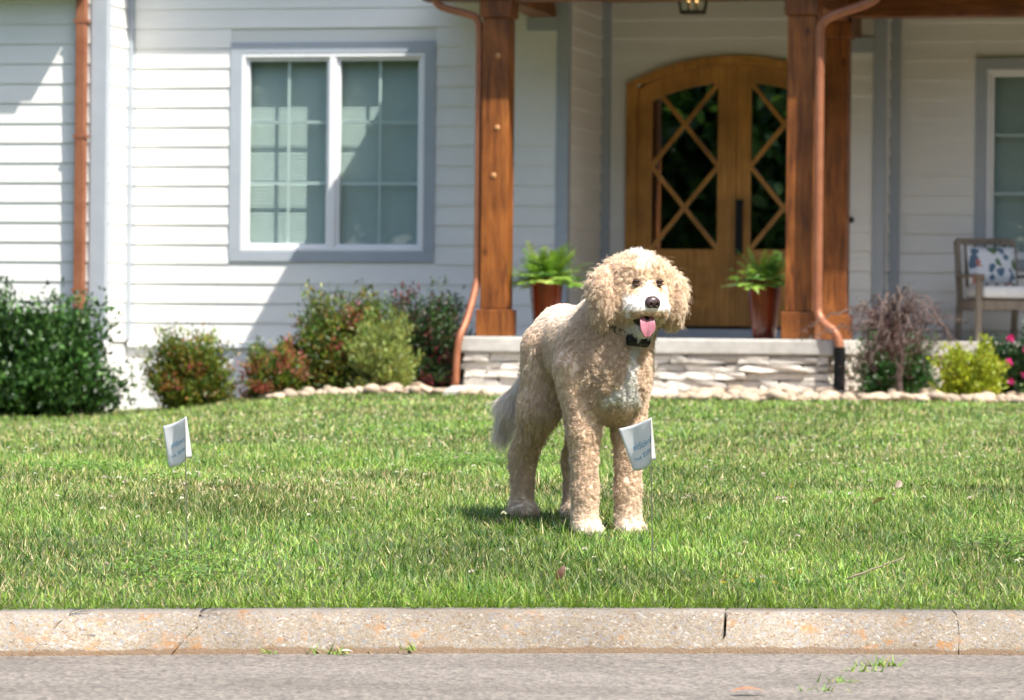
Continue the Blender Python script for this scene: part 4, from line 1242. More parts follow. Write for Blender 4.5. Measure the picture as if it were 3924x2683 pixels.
def blades(pos, az, lean, ln, wd, bend, cols, seg=3):
    """grass blades; returns V, F(loop idx), nper, C"""
    n = len(pos)
    hd = np.stack([np.cos(az), np.sin(az), np.zeros(n)], 1)
    tw_ = az + np.pi / 2 + rng.normal(0, 0.7, n)
    sd_ = np.stack([np.cos(tw_), np.sin(tw_), np.zeros(n)], 1)
    rows = []
    for k in range(seg + 1):
        s = k / seg
        ang = lean + bend * s
        # integrate a bending blade
        up_ = np.cos(lean + bend * s * 0.5) * ln * s
        outd = np.sin(lean + bend * s * 0.5) * ln * s
        c = pos + hd * outd[:, None] + np.array([0, 0, 1]) * up_[:, None]
        w = wd * (1 - s ** 1.6) * 0.5 if k < seg else None
        if k < seg: rows.append((c - sd_ * w[:, None], c + sd_ * w[:, None]))
        else: rows.append((c,))
    VP = []
    for r in rows: VP += list(r)
    V = np.stack(VP, 1)
    nv = V.shape[1]
    i = (np.arange(n) * nv)[:, None]
    F = []
    for k in range(seg - 1):
        a = 2 * k
        F.append(np.concatenate([i + a, i + a + 1, i + a + 3], 1)); F.append(np.concatenate([i + a, i + a + 3, i + a + 2], 1))
    a = 2 * (seg - 1)
    F.append(np.concatenate([i + a, i + a + 1, i + a + 2], 1))
    F = np.stack(F, 1).reshape(-1, 3)
    C = np.repeat(cols, nv, 0)
    return V.reshape(-1, 3), F, C

def weed(x, y, z, n, size, lab, spread=0.03, pal=((0.14, 0.26, 0.04), (0.22, 0.34, 0.06), (0.34, 0.28, 0.12))):
    az = rng.uniform(0, 6.28, n); pos = np.stack([rng.normal(0, spread, n), rng.normal(0, spread * .35, n), np.full(n, -.002)], 1)
    V, F, C = blades(pos, az, rng.uniform(.5, 1.35, n), rng.uniform(.5, 1.2, n) * size, rng.uniform(.003, .007, n), rng.uniform(0, .6, n), leaf_cols(n, pal, [3, 3, 1]))
    o = fast_mesh('weed', V, F.ravel(), np.full(len(F), 3), M['grass'], None, C)
    o.location = (x, y, z); tag(o, lab, 'weed', 'weeds growing from the pavement cracks')
weed(-0.615, 10.12, 0.006, 12, 0.028, 'tiny weed sprouting at the foot of the kerb, first from the left', 0.012)
weed(-0.46, 10.16, 0.0, 26, 0.045, 'longest weed sprig lying along the foot of the kerb', 0.035)
weed(-0.26, 10.2, 0.012, 16, 0.035, 'dry weed sprig on the kerb below the straw-coloured grass', 0.016)
weed(0.93, 9.96, 0.0, 46, 0.05, 'leafy weed tuft in the road crack nearest the kerb', 0.03)
weed(0.88, 9.80, 0.0, 26, 0.035, 'small weed tuft in the middle of the road crack', 0.025)
weed(0.79, 9.48, 0.0, 24, 0.04, 'low weed tuft at the near end of the road crack', 0.03)
weed(0.74, 9.25, 0.0, 18, 0.035, 'faint weed tuft farthest from the kerb in the road crack', 0.03)
# pale curled bark scrap beside the weed at the kerb
dead_leaf(-0.415, 10.15, 0.008, 0.035, 0.014, (R(8), R(4), R(10)), (0.45, 0.42, 0.38), (0.6, 0.57, 0.52), 'pale curled leaf scrap at the foot of the kerb', 0.3)

# ------------------------------------------------------------------ grass
def lownoise(x, y, s, seed):
    rs = np.random.default_rng(seed)
    o = np.zeros_like(x)
    for _ in range(7):
        a = rs.uniform(0, 6.28); fq = s * rs.uniform(0.6, 1.7)
        o += np.sin((x * np.cos(a) + y * np.sin(a)) * fq + rs.uniform(0, 6.28))
    return o / 7 * 1.9
def scatter(y0, y1, dens):
    # the wedge the lens sees, widened for a step to either side
    hw = lambda y: y * 0.131 + 0.55 + 0.03 * (y - 10)
    area = (hw(y0) + hw(y1)) * (y1 - y0)
    n = int(area * dens)
    yy = rng.uniform(y0, y1, n * 2); xx = rng.uniform(-1, 1, n * 2) * hw(y1)
    k = np.abs(xx) < hw(yy)
    xx, yy = xx[k][:n], yy[k][:n]
    k = (yy < bed_edge(xx) - 0.02) & (yy > kerb_y(xx) + 0.248)
    k &= yy < np.where(xx < -2.7, 35.6 + (xx + 2.7) * -.2, 99)
    return xx[k], yy[k]
GV, GF, GC = [], [], []
base = 0
BLADE = np.array([(0.140, 0.250, 0.036), (0.205, 0.325, 0.05), (0.30, 0.385, 0.085), (0.055, 0.135, 0.028), (0.20, 0.30, 0.11)])
STRAW = np.array([(0.52, 0.43, 0.23), (0.60, 0.51, 0.30), (0.45, 0.33, 0.16)])
for (y0, y1, dens, ws, hs, seg) in ((9.95, 13.6, 13000, 0.82, 1.0, 2), (13.6, 18.0, 6500, 1.1, 1.0, 2), (18.0, 25.0, 2800, 1.6, 1.0, 2), (25.0, 36.5, 1100, 2.6, 1.05, 2)):
    x, y = scatter(y0, y1, dens)
    n = len(x)
    z = ground_z(x, y)
    az = rng.uniform(0, 6.28, n)
    ln_ = lownoise(x, y, 6.0, 3); tall = lownoise(x, y, 2.2, 5)
    L_ = rng.uniform(0.020, 0.050, n) * (1 + 0.28 * tall) * hs
    tuft = lownoise(x, y, 16.0, 9) > 0.62
    L_ = np.where(tuft, L_ * 1.4, L_)
    near = np.clip(1 - (y - kerb_y(x) - 0.27) / 0.35, 0, 1)
    L_ *= 1 + 0.15 * near
    az = np.where(near > 0.86, -1.57 + rng.normal(0, 1.0, n), az)
    lean = np.clip(np.abs(rng.normal(0.85, 0.40, n)), 0, 1.35); bend = np.clip(rng.normal(0.4, 0.5, n), -.3, 1.2)
    k = rng.choice(5, n, p=[.28, .22, .15, .26, .09])
    c = BLADE[k] * np.clip(1 + 0.36 * ln_ + 0.20 * lownoise(x, y, 1.3, 77), .5, 1.6)[:, None]
    c[tuft] = c[tuft] * np.array([0.72, 0.85, 0.9])
    dry = lownoise(x, y, 1.6, 21)
    isd = rng.uniform(0, 1, n) < np.clip(0.13 + 0.12 * dry, 0.03, .42)
    c[isd] = STRAW[rng.integers(0, 3, isd.sum())]
    L_[isd] *= rng.uniform(0.7, 1.15, isd.sum())
    fresh = near > rng.uniform(0, 1.3, n)
    c[fresh] = np.array([0.20, 0.31, 0.045]) * rng.uniform(.8, 1.2, (fresh.sum(), 1))
    c *= rng.normal(1, .14, (n, 1)); c = np.clip(c, .01, .9)
    W_ = rng.uniform(0.0028, 0.0066, n) * ws
    pos = np.stack([x, y, z - 0.004], 1)
    V, F, C = blades(pos, az, lean, L_, W_, bend, c, seg)
    nv = len(V) // n; cut = np.flatnonzero(rng.uniform(0, 1, n) < 0.35); C[cut * nv + nv - 1] = STRAW[rng.integers(0, 3, len(cut))]
    GV.append(V); GF.append(F + base); GC.append(C); base += len(V)
# clover leaflets and ground litter low in the sward
x, y = scatter(10.5, 17.0, 1500)
k = lownoise(x, y, 3.4, 31) > 0.8
x, y = x[k], y[k]; n = len(x)
ctr = np.stack([x, y, ground_z(x, y) + rng.uniform(.015, .034, n)], 1)
a0 = rng.uniform(0, 6.28, n)
for j in range(3):
    a = a0 + j * 2.094
    d = np.stack([np.cos(a), np.sin(a), rng.normal(0.1, .25, n)], 1); s = np.stack([-np.sin(a), np.cos(a), rng.normal(0, .2, n)], 1)
    sz = rng.uniform(.006, .012, n)[:, None]
    V = np.stack([ctr, ctr + d * sz * .7 + s * sz * .55, ctr + d * sz * 1.3, ctr + d * sz * .7 - s * sz * .55], 1).reshape(-1, 3)
    i = (np.arange(n) * 4)[:, None] + base
    F = np.concatenate([np.concatenate([i, i + 1, i + 2], 1), np.concatenate([i, i + 2, i + 3], 1)], 0)
    cc = leaf_cols(n, [(0.10, 0.20, 0.035), (0.14, 0.25, 0.04), (0.19, 0.29, 0.05)], [3, 3, 2])
    GV.append(V); GF.append(F); GC.append(np.repeat(cc, 4, 0)); base += len(V)
GF = np.concatenate(GF)
gr = fast_mesh('grass', np.concatenate(GV), GF.ravel(), np.full(len(GF), 3), M['grass'], None, np.concatenate(GC))
tag(gr, 'mown green lawn grass mixed with straw and clover', 'grass', kind='stuff')

# clover heads and yellow buttercups
V, F, C = [], [], []
def head(x, y, z, r, colr, n=22):
    b0 = len(V)
    dd = rng.normal(0, 1, (n, 3)); dd /= np.linalg.norm(dd, axis=1, keepdims=True); dd[:, 2] = np.abs(dd[:, 2]) * 1.0 - .25
    for d in dd:
        s = np.cross(d, rng.normal(0, 1, 3)); s /= np.linalg.norm(s) + 1e-6
        b1 = len(V)
        p = np.array([x, y, z])
        V.extend([p + d * r * .2, p + d * r * .7 + s * r * .22, p + d * r * 1.1, p + d * r * .7 - s * r * .22])
        F.append((b1, b1 + 1, b1 + 2, b1 + 3))
        cc = np.array(colr) * rng.uniform(.8, 1.1)
        C.extend([cc] * 4)
    b1 = len(V)
    V.extend([np.array([x - .0008, y, z]), np.array([x + .0008, y, z]), np.array([x + .0008, y, z - .06]), np.array([x - .0008, y, z - .06])]); F.append((b1, b1 + 1, b1 + 2, b1 + 3)); C.extend([np.array([.12, .2, .04])] * 4)
cx, cy = scatter(10.9, 24, 9)
for x, y in zip(cx, cy):
    if lownoise(np.array([x]), np.array([y]), 2.5, 41)[0] < -0.35: continue
    pk = rng.uniform() < 0.3
    head(x, y, float(ground_z(x, y)) + rng.uniform(.034, .052), rng.uniform(.006, .010), (0.62, 0.50, 0.47) if pk else (0.72, 0.70, 0.58))
for (x, y) in ((0.62, 10.85), (0.66, 10.78), (0.80, 10.95), (0.72, 10.76), (0.58, 10.75), (-1.2, 16.5), (0.95, 13.4), (-0.9, 15.8)):
    head(x, y, float(ground_z(x, y)) + .05, .007, (0.75, 0.50, 0.02), 12)
cl = mesh('clover_flowers', V, F, M['leaf'], None, False, np.array(C))
tag(cl, 'small white and yellow flower heads scattered over the lawn', 'flowers', kind='stuff')
# ------------------------------------------------------------------ the dog
# own frame: x forward, y to its left, z up, origin on the ground between the front paws
def v3(*a): return np.array(a, float)
def rcone(P, a, b, ra, rb):
    a, b = v3(*a), v3(*b)
    ab = b - a
    t = np.clip(((P - a) @ ab) / (ab @ ab), 0, 1)
    return np.linalg.norm(P - a - t[:, None] * ab, axis=1) - (ra + (rb - ra) * t)
def ell(P, c, r):
    q = (P - v3(*c)) / v3(*r)
    k0 = np.linalg.norm(q, axis=1); k1 = np.linalg.norm(q / v3(*r), axis=1) + 1e-9
    return k0 * (k0 - 1) / k1
def smin(a, b, k):
    h = np.clip(0.5 + 0.5 * (b - a) / k, 0, 1)
    return b + (a - b) * h - k * h * (1 - h)
HC = v3(0.115, 0.045, 0.748)          # head centre
HY = R(-5)
HF = v3(math.cos(HY), math.sin(HY), 0); HL = v3(-math.sin(HY), math.cos(HY), 0); HU = v3(0, 0, 1)
def to_head(P): return np.stack([(P - HC) @ HF, (P - HC) @ HL, (P - HC) @ HU], 1)
def from_head(f, l, u): return HC + HF * f + HL * l + HU * u

def sdf_torso(P):
    Q = P * v3(1, 1.16, 1)
    d = rcone(Q, (-0.09, 0, 0.553), (-0.345, 0, 0.588), 0.138, 0.100)
    d = smin(d, ell(Q, (-0.04, 0, 0.525), (0.14, 0.130, 0.180)), 0.05)
    d = smin(d, ell(Q, (-0.345, 0.006, 0.585), (0.105, 0.100, 0.103)), 0.05)
    d = smin(d, ell(Q, (0.045, 0.02, 0.505), (0.088, 0.105, 0.132)), 0.06)
    return d
def sdf_neck(P):
    d = rcone(P, (-0.03, 0.012, 0.60), (0.085, 0.042, 0.70), 0.120, 0.094)
    return d
def sdf_legs(P):
    L_ = []
    for b in (-1, 1):
        y = b * 0.072
        d = rcone(P, (-0.03, b * 0.082, 0.50), (-0.005, y * 1.03, 0.31), 0.078, 0.046)
        d = smin(d, rcone(P, (-0.005, y * 1.03, 0.31), (0.0, y, 0.13), 0.0440, 0.0345), 0.02)
        d = smin(d, rcone(P, (0.0, y, 0.14), (0.004, y, 0.04), 0.0345, 0.0385), 0.02)
        d = smin(d, ell(P, (0.022, y, 0.020), (0.052, 0.042, 0.030)), 0.02)
        for q_ in (-1.5, -.5, .5, 1.5): d = smin(d, ell(P, (0.062 - 0.008 * abs(q_), y + q_ * 0.020, 0.014), (0.020, 0.0115, 0.017)), 0.004)
        L_.append(d)
    for (b, dx) in ((-1, 0.0), (1, 0.075)):
        y = b * 0.078
        d = rcone(P, (-0.362, b * 0.046 + .004, 0.558), (-0.362 + dx * .8, y * .85, 0.385), 0.083, 0.058)
        d = smin(d, rcone(P, (-0.367 + dx * .9, y * .85, 0.375), (-0.474 + dx, y * .95, 0.215), 0.055, 0.036), 0.05)
        d = smin(d, rcone(P, (-0.476 + dx, y * .95, 0.22), (-0.476 + dx, y * 0.95, 0.075), 0.036, 0.033), 0.025)
        d = smin(d, ell(P, (-0.468 + dx, y * 0.95, 0.052), (0.055, 0.042, 0.031)), 0.02)
        L_.append(d)
    return L_
def sdf_tail(P):
    d = rcone(P, (-0.435, 0.0, 0.60), (-0.505, -0.03, 0.47), 0.028, 0.022)
    d = smin(d, rcone(P, (-0.505, -0.03, 0.47), (-0.565, -0.075, 0.385), 0.022, 0.026), 0.02)
    d = smin(d, rcone(P, (-0.565, -0.075, 0.385), (-0.585, -0.095, 0.315), 0.026, 0.014), 0.02)
    return d
def sdf_head(P):
    h = to_head(P)
    d = ell(h, (-0.016, 0, 0.014), (0.100, 0.090, 0.094))
    d = smin(d, ell(h, (0.028, 0, 0.022), (0.066, 0.076, 0.070)), 0.03)
    for s in (-1, 1):
        d = smin(d, ell(h, (0.024, s * 0.040, -0.038), (0.064, 0.043, 0.056)), 0.03)
    d = smin(d, rcone(h, (0.045, 0, -0.034), (0.092, 0, -0.048), 0.066, 0.047), 0.025)
    for s in (-1, 1):
        d = smin(d, ell(h, (0.088, s * 0.031, -0.062), (0.042, 0.037, 0.030)), 0.018)
    d = smin(d, rcone(h, (0.015, -0.004, -0.108), (0.068, -0.006, -0.124), 0.044, 0.027), 0.022)
    mouth = ell(h, (0.100, -0.006, -0.099), (0.062, 0.031, 0.0155))
    d = -smin(-d, mouth, 0.008)
    for s in (-1, 1):        # eye hollows
        e = np.linalg.norm(h - v3(0.094, s * 0.037, 0.016), axis=1) - 0.0125
        d = -smin(-d, e, 0.010)
    return d
def sdf_ear(P, s):
    h = to_head(P)
    d = ell(h, (-0.004, s * 0.110, -0.034), (0.058, 0.035, 0.078))
    d = smin(d, rcone(h, (-0.02, s * 0.076, 0.050), (-0.008, s * 0.108, 0.0), 0.030, 0.038), 0.03)
    return d
def sdf_all(P):
    d = sdf_torso(P)
    for i, l in enumerate(sdf_legs(P)): d = smin(d, l, 0.035 if i < 2 else 0.03)
    d = smin(d, sdf_neck(P), 0.05)
    d = smin(d, sdf_tail(P), 0.02)
    d = smin(d, sdf_head(P), 0.025)
    for s in (-1, 1): d = smin(d, sdf_ear(P, s), 0.003)
    return d

def surface_nets(fn, lo, hi, h):
    nx, ny, nz = [int(math.ceil((b - a) / h)) for a, b in zip(lo, hi)]
    gx = lo[0] + h * np.arange(nx); gy = lo[1] + h * np.arange(ny); gz = lo[2] + h * np.arange(nz)
    G = np.stack(np.meshgrid(gx, gy, gz, indexing='ij'), -1).reshape(-1, 3)
    f = np.empty(len(G))
    for i in range(0, len(G), 200000): f[i:i + 200000] = fn(G[i:i + 200000])
    f = f.reshape(nx, ny, nz)
    s = f < 0
    acc = np.zeros((nx - 1, ny - 1, nz - 1, 3)); cnt = np.zeros((nx - 1, ny - 1, nz - 1))
    offs = [(i, j, k) for i in (0, 1) for j in (0, 1) for k in (0, 1)]
    sl = lambda o: (slice(o[0], nx - 1 + o[0]), slice(o[1], ny - 1 + o[1]), slice(o[2], nz - 1 + o[2]))
    for a in offs:
        for ax in range(3):
            if a[ax]: continue
            b = list(a); b[ax] = 1
            fa, fb = f[sl(a)], f[sl(b)]
            cr = (fa < 0) != (fb < 0)
            t = np.where(cr, fa / np.where(cr, fa - fb, 1), 0)
            p = np.zeros(acc.shape); p[..., 0] = a[0]; p[..., 1] = a[1]; p[..., 2] = a[2]
            p[..., ax] += t
            acc += p * cr[..., None]; cnt += cr
    act = cnt > 0
    idx = -np.ones(act.shape, int); idx[act] = np.arange(act.sum())
    ii = np.argwhere(act)
    V = (ii + acc[act] / cnt[act][:, None]) * h + np.array(lo)
    F = []
    for ax in range(3):
        o1, o2 = [(1, 2), (2, 0), (0, 1)][ax]
        a = [slice(None)] * 3; b = [slice(None)] * 3
        a[ax] = slice(0, -1); b[ax] = slice(1, None)
        sa, sb = s[tuple(a)], s[tuple(b)]
        q = np.argwhere(sa != sb)
        q = q[(q[:, o1] > 0) & (q[:, o2] > 0)]
        n1 = f.shape[o1] - 1; n2 = f.shape[o2] - 1; n0 = f.shape[ax] - 1
        q = q[(q[:, o1] < n1) & (q[:, o2] < n2) & (q[:, ax] < n0)]
        def cell(d1, d2):
            c = q.copy(); c[:, o1] -= d1; c[:, o2] -= d2
            return idx[c[:, 0], c[:, 1], c[:, 2]]
        quad = np.stack([cell(1, 1), cell(0, 1), cell(0, 0), cell(1, 0)], 1)
        flip = ~sa[q[:, 0], q[:, 1], q[:, 2]]
        quad[flip] = quad[flip][:, ::-1]
        F.append(quad)
    F = np.concatenate(F)
    F = F[(F >= 0).all(1)]
    return V, F
DV, DF = surface_nets(sdf_all, (-0.76, -0.26, -0.04), (0.32, 0.30, 0.93), 0.009)

def grad(P, e=0.003):
    g = np.stack([sdf_all(P + v3(*(e if i == j else 0 for j in range(3)))) - sdf_all(P - v3(*(e if i == j else 0 for j in range(3)))) for i in range(3)], 1)
    return g / (np.linalg.norm(g, axis=1, keepdims=True) + 1e-9)
def sstep(a, b, x): return smooth01((x - a) / (b - a))

APR = v3(0.80, 0.635, 0.49)
def coat(P):
    """natural coat colour: apricot, creamier back and head, white blaze, muzzle, chest and toes"""
    n = len(P)
    h = to_head(P)
    c = np.tile(APR, (n, 1))
    def mixc(col, w):
        nonlocal c
        c = c * (1 - w[:, None]) + v3(*col) * w[:, None]
    mixc((0.85, 0.74, 0.63), sstep(0.60, 0.68, P[:, 2]) * sstep(0.06, -0.05, P[:, 0]))
    hd = sstep(0.03, 0.0, sdf_head(P))
    mixc((0.85, 0.68, 0.51), hd)
    mixc((0.82, 0.655, 0.50), sstep(0.02, 0.0, np.minimum(sdf_ear(P, -1), sdf_ear(P, 1))))
    # white: blaze on the crown, bridge, muzzle sides, chin
    WH = (0.90, 0.87, 0.83)
    bl = np.exp(-((h[:, 1] + 0.0) / 0.020) ** 2) * sstep(0.050, 0.085, h[:, 2]) * hd
    mixc(WH, np.clip(bl * 1.1, 0, 1))
    br = np.exp(-(h[:, 1] / 0.017) ** 2) * sstep(0.030, 0.000, h[:, 2]) * sstep(0.05, 0.08, h[:, 0]) * hd * 0.7
    mixc(WH, np.clip(br, 0, 1))
    mu = sstep(0.062, 0.088, h[:, 0]) * sstep(-0.006, -0.026, h[:, 2]) * hd
    mixc(WH, np.clip(mu * 0.95, 0, 1))
    lip = sstep(0.090, 0.110, h[:, 0]) * sstep(-0.060, -0.075, h[:, 2]) * sstep(-0.105, -0.09, h[:, 2]) * hd
    mixc((0.58, 0.40, 0.24), np.clip(lip * 0.9, 0, 1))
    chn = sstep(-0.10, -0.115, h[:, 2]) * sstep(0.01, 0.05, h[:, 0]) * hd
    mixc((0.80, 0.76, 0.70), chn)
    for s in (-1, 1):
        st = np.exp(-(np.linalg.norm((h - v3(0.09, s * 0.040, 0.0)) * v3(1, 1, 0.8), axis=1) / 0.020) ** 2)
        mixc((0.55, 0.33, 0.15), np.clip(st * 0.7, 0, 1))
    # chest stripe: narrow at the throat, spreading low down
    t = np.clip((0.60 - P[:, 2]) / 0.20, 0, 1)
    halfw = 0.016 + 0.046 * sstep(0.55, 1.0, t)
    cw = sstep(1.15, 0.75, np.abs(P[:, 1] - (0.032 - 0.028 * t)) / halfw) * sstep(0.385, 0.42, P[:, 2]) * sstep(0.645, 0.60, P[:, 2]) * sstep(0.02, 0.06, P[:, 0])
    mixc((0.90, 0.87, 0.83), np.clip(cw, 0, 1))
    mixc((0.86, 0.80, 0.72), sstep(0.045, 0.015, P[:, 2]) * sstep(-0.2, -0.1, P[:, 0]))
    mixc((0.86, 0.74, 0.61), sstep(0.16, 0.05, P[:, 2]) * 0.6)
    tl = sstep(0.02, 0.0, sdf_tail(P)) * sstep(0.55, 0.48, P[:, 2])
    mixc((0.82, 0.73, 0.65), tl)
    return np.clip(c, 0, 1)

DOGZ = 0.229 - 0.008
DOG = empty('dog', (0.291, 12.06, DOGZ), R(23 - 90))
tag(DOG, 'curly apricot and white dog standing on the lawn, tongue out', 'dog')
M['coat'] = leafy('dog_coat_skin', 0.0, 0.9, 0.1)
body = fast_mesh('body', DV, DF.ravel(), np.full(len(DF), 4), M['coat'], DOG, coat(DV), True)

def fur_mat():
    m, nt, b = new_mat('dog_fur')
    out = nt.nodes['Material Output']
    at = N(nt, 'ShaderNodeAttribute', attribute_name='col')
    nt.links.new(at.outputs['Color'], b.inputs['Base Color'])
    b.inputs['Roughness'].default_value = 0.62; b.inputs['Specular IOR Level'].default_value = 0.22
    tl = N(nt, 'ShaderNodeBsdfTranslucent'); nt.links.new(at.outputs['Color'], tl.inputs['Color'])
    mx = N(nt, 'ShaderNodeMixShader'); mx.inputs['Fac'].default_value = 0.22
    nt.links.new(b.outputs[0], mx.inputs[1]); nt.links.new(tl.outputs[0], mx.inputs[2]); nt.links.new(mx.outputs[0], out.inputs['Surface'])
    return m
M['fur'] = fur_mat()

def sample_surface(V, F, n):
    a, b, c, d = V[F[:, 0]], V[F[:, 1]], V[F[:, 2]], V[F[:, 3]]
    T = np.concatenate([np.stack([a, b, c], 1), np.stack([a, c, d], 1)])
    ar = np.linalg.norm(np.cross(T[:, 1] - T[:, 0], T[:, 2] - T[:, 0]), axis=1)
    k = rng.choice(len(T), n, p=ar / ar.sum())
    r1 = np.sqrt(rng.uniform(0, 1, n)); r2 = rng.uniform(0, 1, n)
    return T[k, 0] * (1 - r1)[:, None] + T[k, 1] * (r1 * (1 - r2))[:, None] + T[k, 2] * (r1 * r2)[:, None]

NCL, PER, K = 25000, 8, 10
root = sample_surface(DV, DF, NCL)
xt = sample_surface(DV, DF, 60000)
xt = xt[(sdf_tail(xt) < 0.002) & (xt[:, 2] < 0.50)][:1500]
root = np.concatenate([root, xt]); NCL = len(root)
nrm = grad(root)
hh = to_head(root)
d_head = sdf_head(root); d_ear = np.minimum(sdf_ear(root, -1), sdf_ear(root, 1)); d_tor = np.minimum(sdf_torso(root), sdf_neck(root))
d_tail = sdf_tail(root); legs = sdf_legs(root); d_leg = np.min(np.stack(legs, 1), 1)
reg = np.argmin(np.stack([d_tor, d_leg, d_tail, d_head, d_ear], 1), 1)
# keep eyes, nose and the open mouth clear
keep = np.ones(NCL, bool)
for s in (-1, 1): keep &= np.linalg.norm((hh - v3(0.094, s * 0.037, 0.016)) * v3(1, 1, 1.25), axis=1) > 0.0165
keep &= np.linalg.norm((hh - v3(0.137, 0, -0.044)) * v3(1, .9, 1), axis=1) > 0.024
keep &= ell(hh, (0.105, -0.006, -0.099), (0.066, 0.036, 0.019)) > 0.0015
keep &= root[:, 2] > 0.0
root, nrm, hh, reg, d_leg = root[keep], nrm[keep], hh[keep], reg[keep], d_leg[keep]
n = len(root)
stray = None
down = v3(0, 0, -1); back = v3(-1, 0, 0)
flow = np.tile(down * 0.6 + back * 0.5, (n, 1))
Ln = np.full(n, 0.0165); wn_ = np.full(n, 0.62); curl = np.full(n, 0.0042); turns = np.full(n, 1.9); wild = np.full(n, 0.45)
# clipped back and flanks
clip_ = sstep(0.50, 0.62, root[:, 2]) * sstep(0.02, -0.08, root[:, 0]) * (reg == 0)
Ln = Ln * (1 - 0.5 * clip_); curl = curl * (1 - 0.6 * clip_); wild = wild * (1 - 0.4 * clip_)
hindleg = (reg == 1)
flow[hindleg] = down
Ln[hindleg] = 0.0135
thigh = (reg == 1) & (root[:, 2] > 0.36)
Ln[thigh] = 0.0105; curl[thigh] = 0.0026
feather = (root[:, 0] < -0.40) & (nrm[:, 0] < -0.35) & (root[:, 2] > 0.20) & (root[:, 2] < 0.56)
Ln[feather] = rng.uniform(0.02, 0.042, feather.sum()); curl[feather] = 0.0022; wild[feather] = 0.35; turns[feather] = 0.8
flow[feather] = down * 1.1 + back * 0.5; wn_[feather] = 0.3
groin = (reg == 1) & (root[:, 0] > -0.42) & (root[:, 0] < -0.22) & (nrm[:, 0] > 0.4) & (root[:, 2] > 0.28)
Ln[groin] = 0.03; wn_[groin] = .25; flow[groin] = down
chest = (reg == 0) & (root[:, 0] > 0.0) & (root[:, 2] < 0.66)
Ln[chest] = 0.020; curl[chest] = 0.0050
tail = reg == 2
Ln[tail] = rng.uniform(0.025, 0.065, tail.sum()); curl[tail] = 0.004; turns[tail] = 0.9; wn_[tail] = 0.5; wild[tail] = 0.25
flow[tail] = down * 1.2 + v3(-0.25, -0.1, 0)
head = reg == 3
top = head & (hh[:, 2] > 0.03)
rad_out = from_head(0, 0, 0)
flow[head] = nrm[head] * 0.3 + down * 0.35
Ln[head] = 0.017
Ln[top] = rng.uniform(0.016, 0.028, top.sum()); curl[top] = 0.0050; turns[top] = 1.6; flow[top] = nrm[top] * 0.4 + rng.normal(0, .4, (top.sum(), 3))
muz = head & (hh[:, 0] > 0.062) & (hh[:, 2] < 0.01)
Ln[muz] = 0.0095; curl[muz] = 0.0015; wild[muz] = 0.3
flow[muz] = (np.sign(hh[muz, 1])[:, None] * HL) * 0.8 - HF * 0.4 + down * 0.4
lips = muz & (hh[:, 2] < -0.068) & (hh[:, 2] > -0.1)
Ln[lips] = 0.011; flow[lips] = down * 0.8 + np.sign(hh[lips, 1])[:, None] * HL * 0.7; wn_[lips] = .45
brow = head & (hh[:, 0] > 0.06) & (np.abs(hh[:, 2] - 0.024) < 0.022)
Ln[brow] = 0.009; flow[brow] = (np.sign(hh[brow, 1])[:, None] * HL) * 0.8 + HU * 0.4
ear = reg == 4
Ln[ear] = rng.uniform(0.018, 0.034, ear.sum()); curl[ear] = 0.0054; turns[ear] = 1.4; wn_[ear] = 0.55; wild[ear] = 0.35
flow[ear] = down * 1.0 + (np.sign(hh[ear, 1])[:, None] * HL) * 0.12
foot = root[:, 2] < 0.05
Ln[foot] = 0.011; curl[foot] = 0.002
tan_ = flow - nrm * np.sum(flow * nrm, 1)[:, None]
d = nrm * wn_[:, None] + tan_ + rng.normal(0, 1, (n, 3)) * wild[:, None] * 0.6
d /= np.linalg.norm(d, axis=1, keepdims=True) + 1e-9
ccol = coat(root)
# clumps differ a little in tone, as a real coat does
ccol *= np.clip(rng.normal(1, 0.10, (n, 1)), .75, 1.2)
Ln *= np.clip(rng.normal(1, 0.15, n), .65, 1.4)
ph = rng.uniform(0, 6.28, n); hand = rng.choice([-1, 1], n)
idx = np.repeat(np.arange(n), PER); m_ = len(idx)
e1 = np.cross(d, nrm + rng.normal(0, .3, (n, 3))); e1 /= np.linalg.norm(e1, axis=1, keepdims=True) + 1e-9
e2 = np.cross(d, e1)
t_ = np.linspace(0, 1, K)
jit = rng.normal(0, 1, (m_, 3)) * 0.0022
jit -= nrm[idx] * np.sum(jit * nrm[idx], 1)[:, None]
r0 = root[idx] + jit - nrm[idx] * 0.002
Lh = Ln[idx] * rng.uniform(0.72, 1.12, m_)
phh = ph[idx] + rng.normal(0, .55, m_)
# a few hairs stand away from the coat
fly = rng.uniform(0, 1, m_) < 0.07
Lh[fly] *= rng.uniform(1.2, 1.75, fly.sum())
tr_ = turns[idx] * rng.uniform(.85, 1.15, m_)
pts = np.empty((m_, K, 3), np.float32)
sag = np.where(reg == 2, 0.35, 0.10)[idx]
for k, t in enumerate(t_):
    ang = phh + hand[idx] * 6.283 * tr_ * t
    rr_ = curl[idx] * min(1, t * 2.2) * (1 - 0.25 * t)
    pts[:, k] = r0 + d[idx] * (Lh * t * (1 - 0.12 * t))[:, None] + e1[idx] * (rr_ * np.cos(ang) - rr_ * np.cos(phh) * 0)[:, None] + e2[idx] * (rr_ * np.sin(ang))[:, None] + np.array([0, 0, -1]) * (Lh * sag * t * t)[:, None]
hcol = np.clip(ccol[idx] * np.clip(rng.normal(1, .06, (m_, 1)), .8, 1.2), 0, .95)
hc = bpy.data.hair_curves.new('fur')
hc.add_curves([K] * m_)
hc.attributes['position'].data.foreach_set('vector', pts.ravel())
ra = hc.attributes.get('radius') or hc.attributes.new('radius', 'FLOAT', 'POINT')
thick = np.where(np.isin(reg, (2,)) | feather, 0.00035, 0.00050)[idx]
thick = np.where(fly, 0.00026, thick)
rads = (thick[:, None] * np.linspace(1.0, 0.45, K)[None, :]).astype(np.float32)
ra.data.foreach_set('value', rads.ravel())
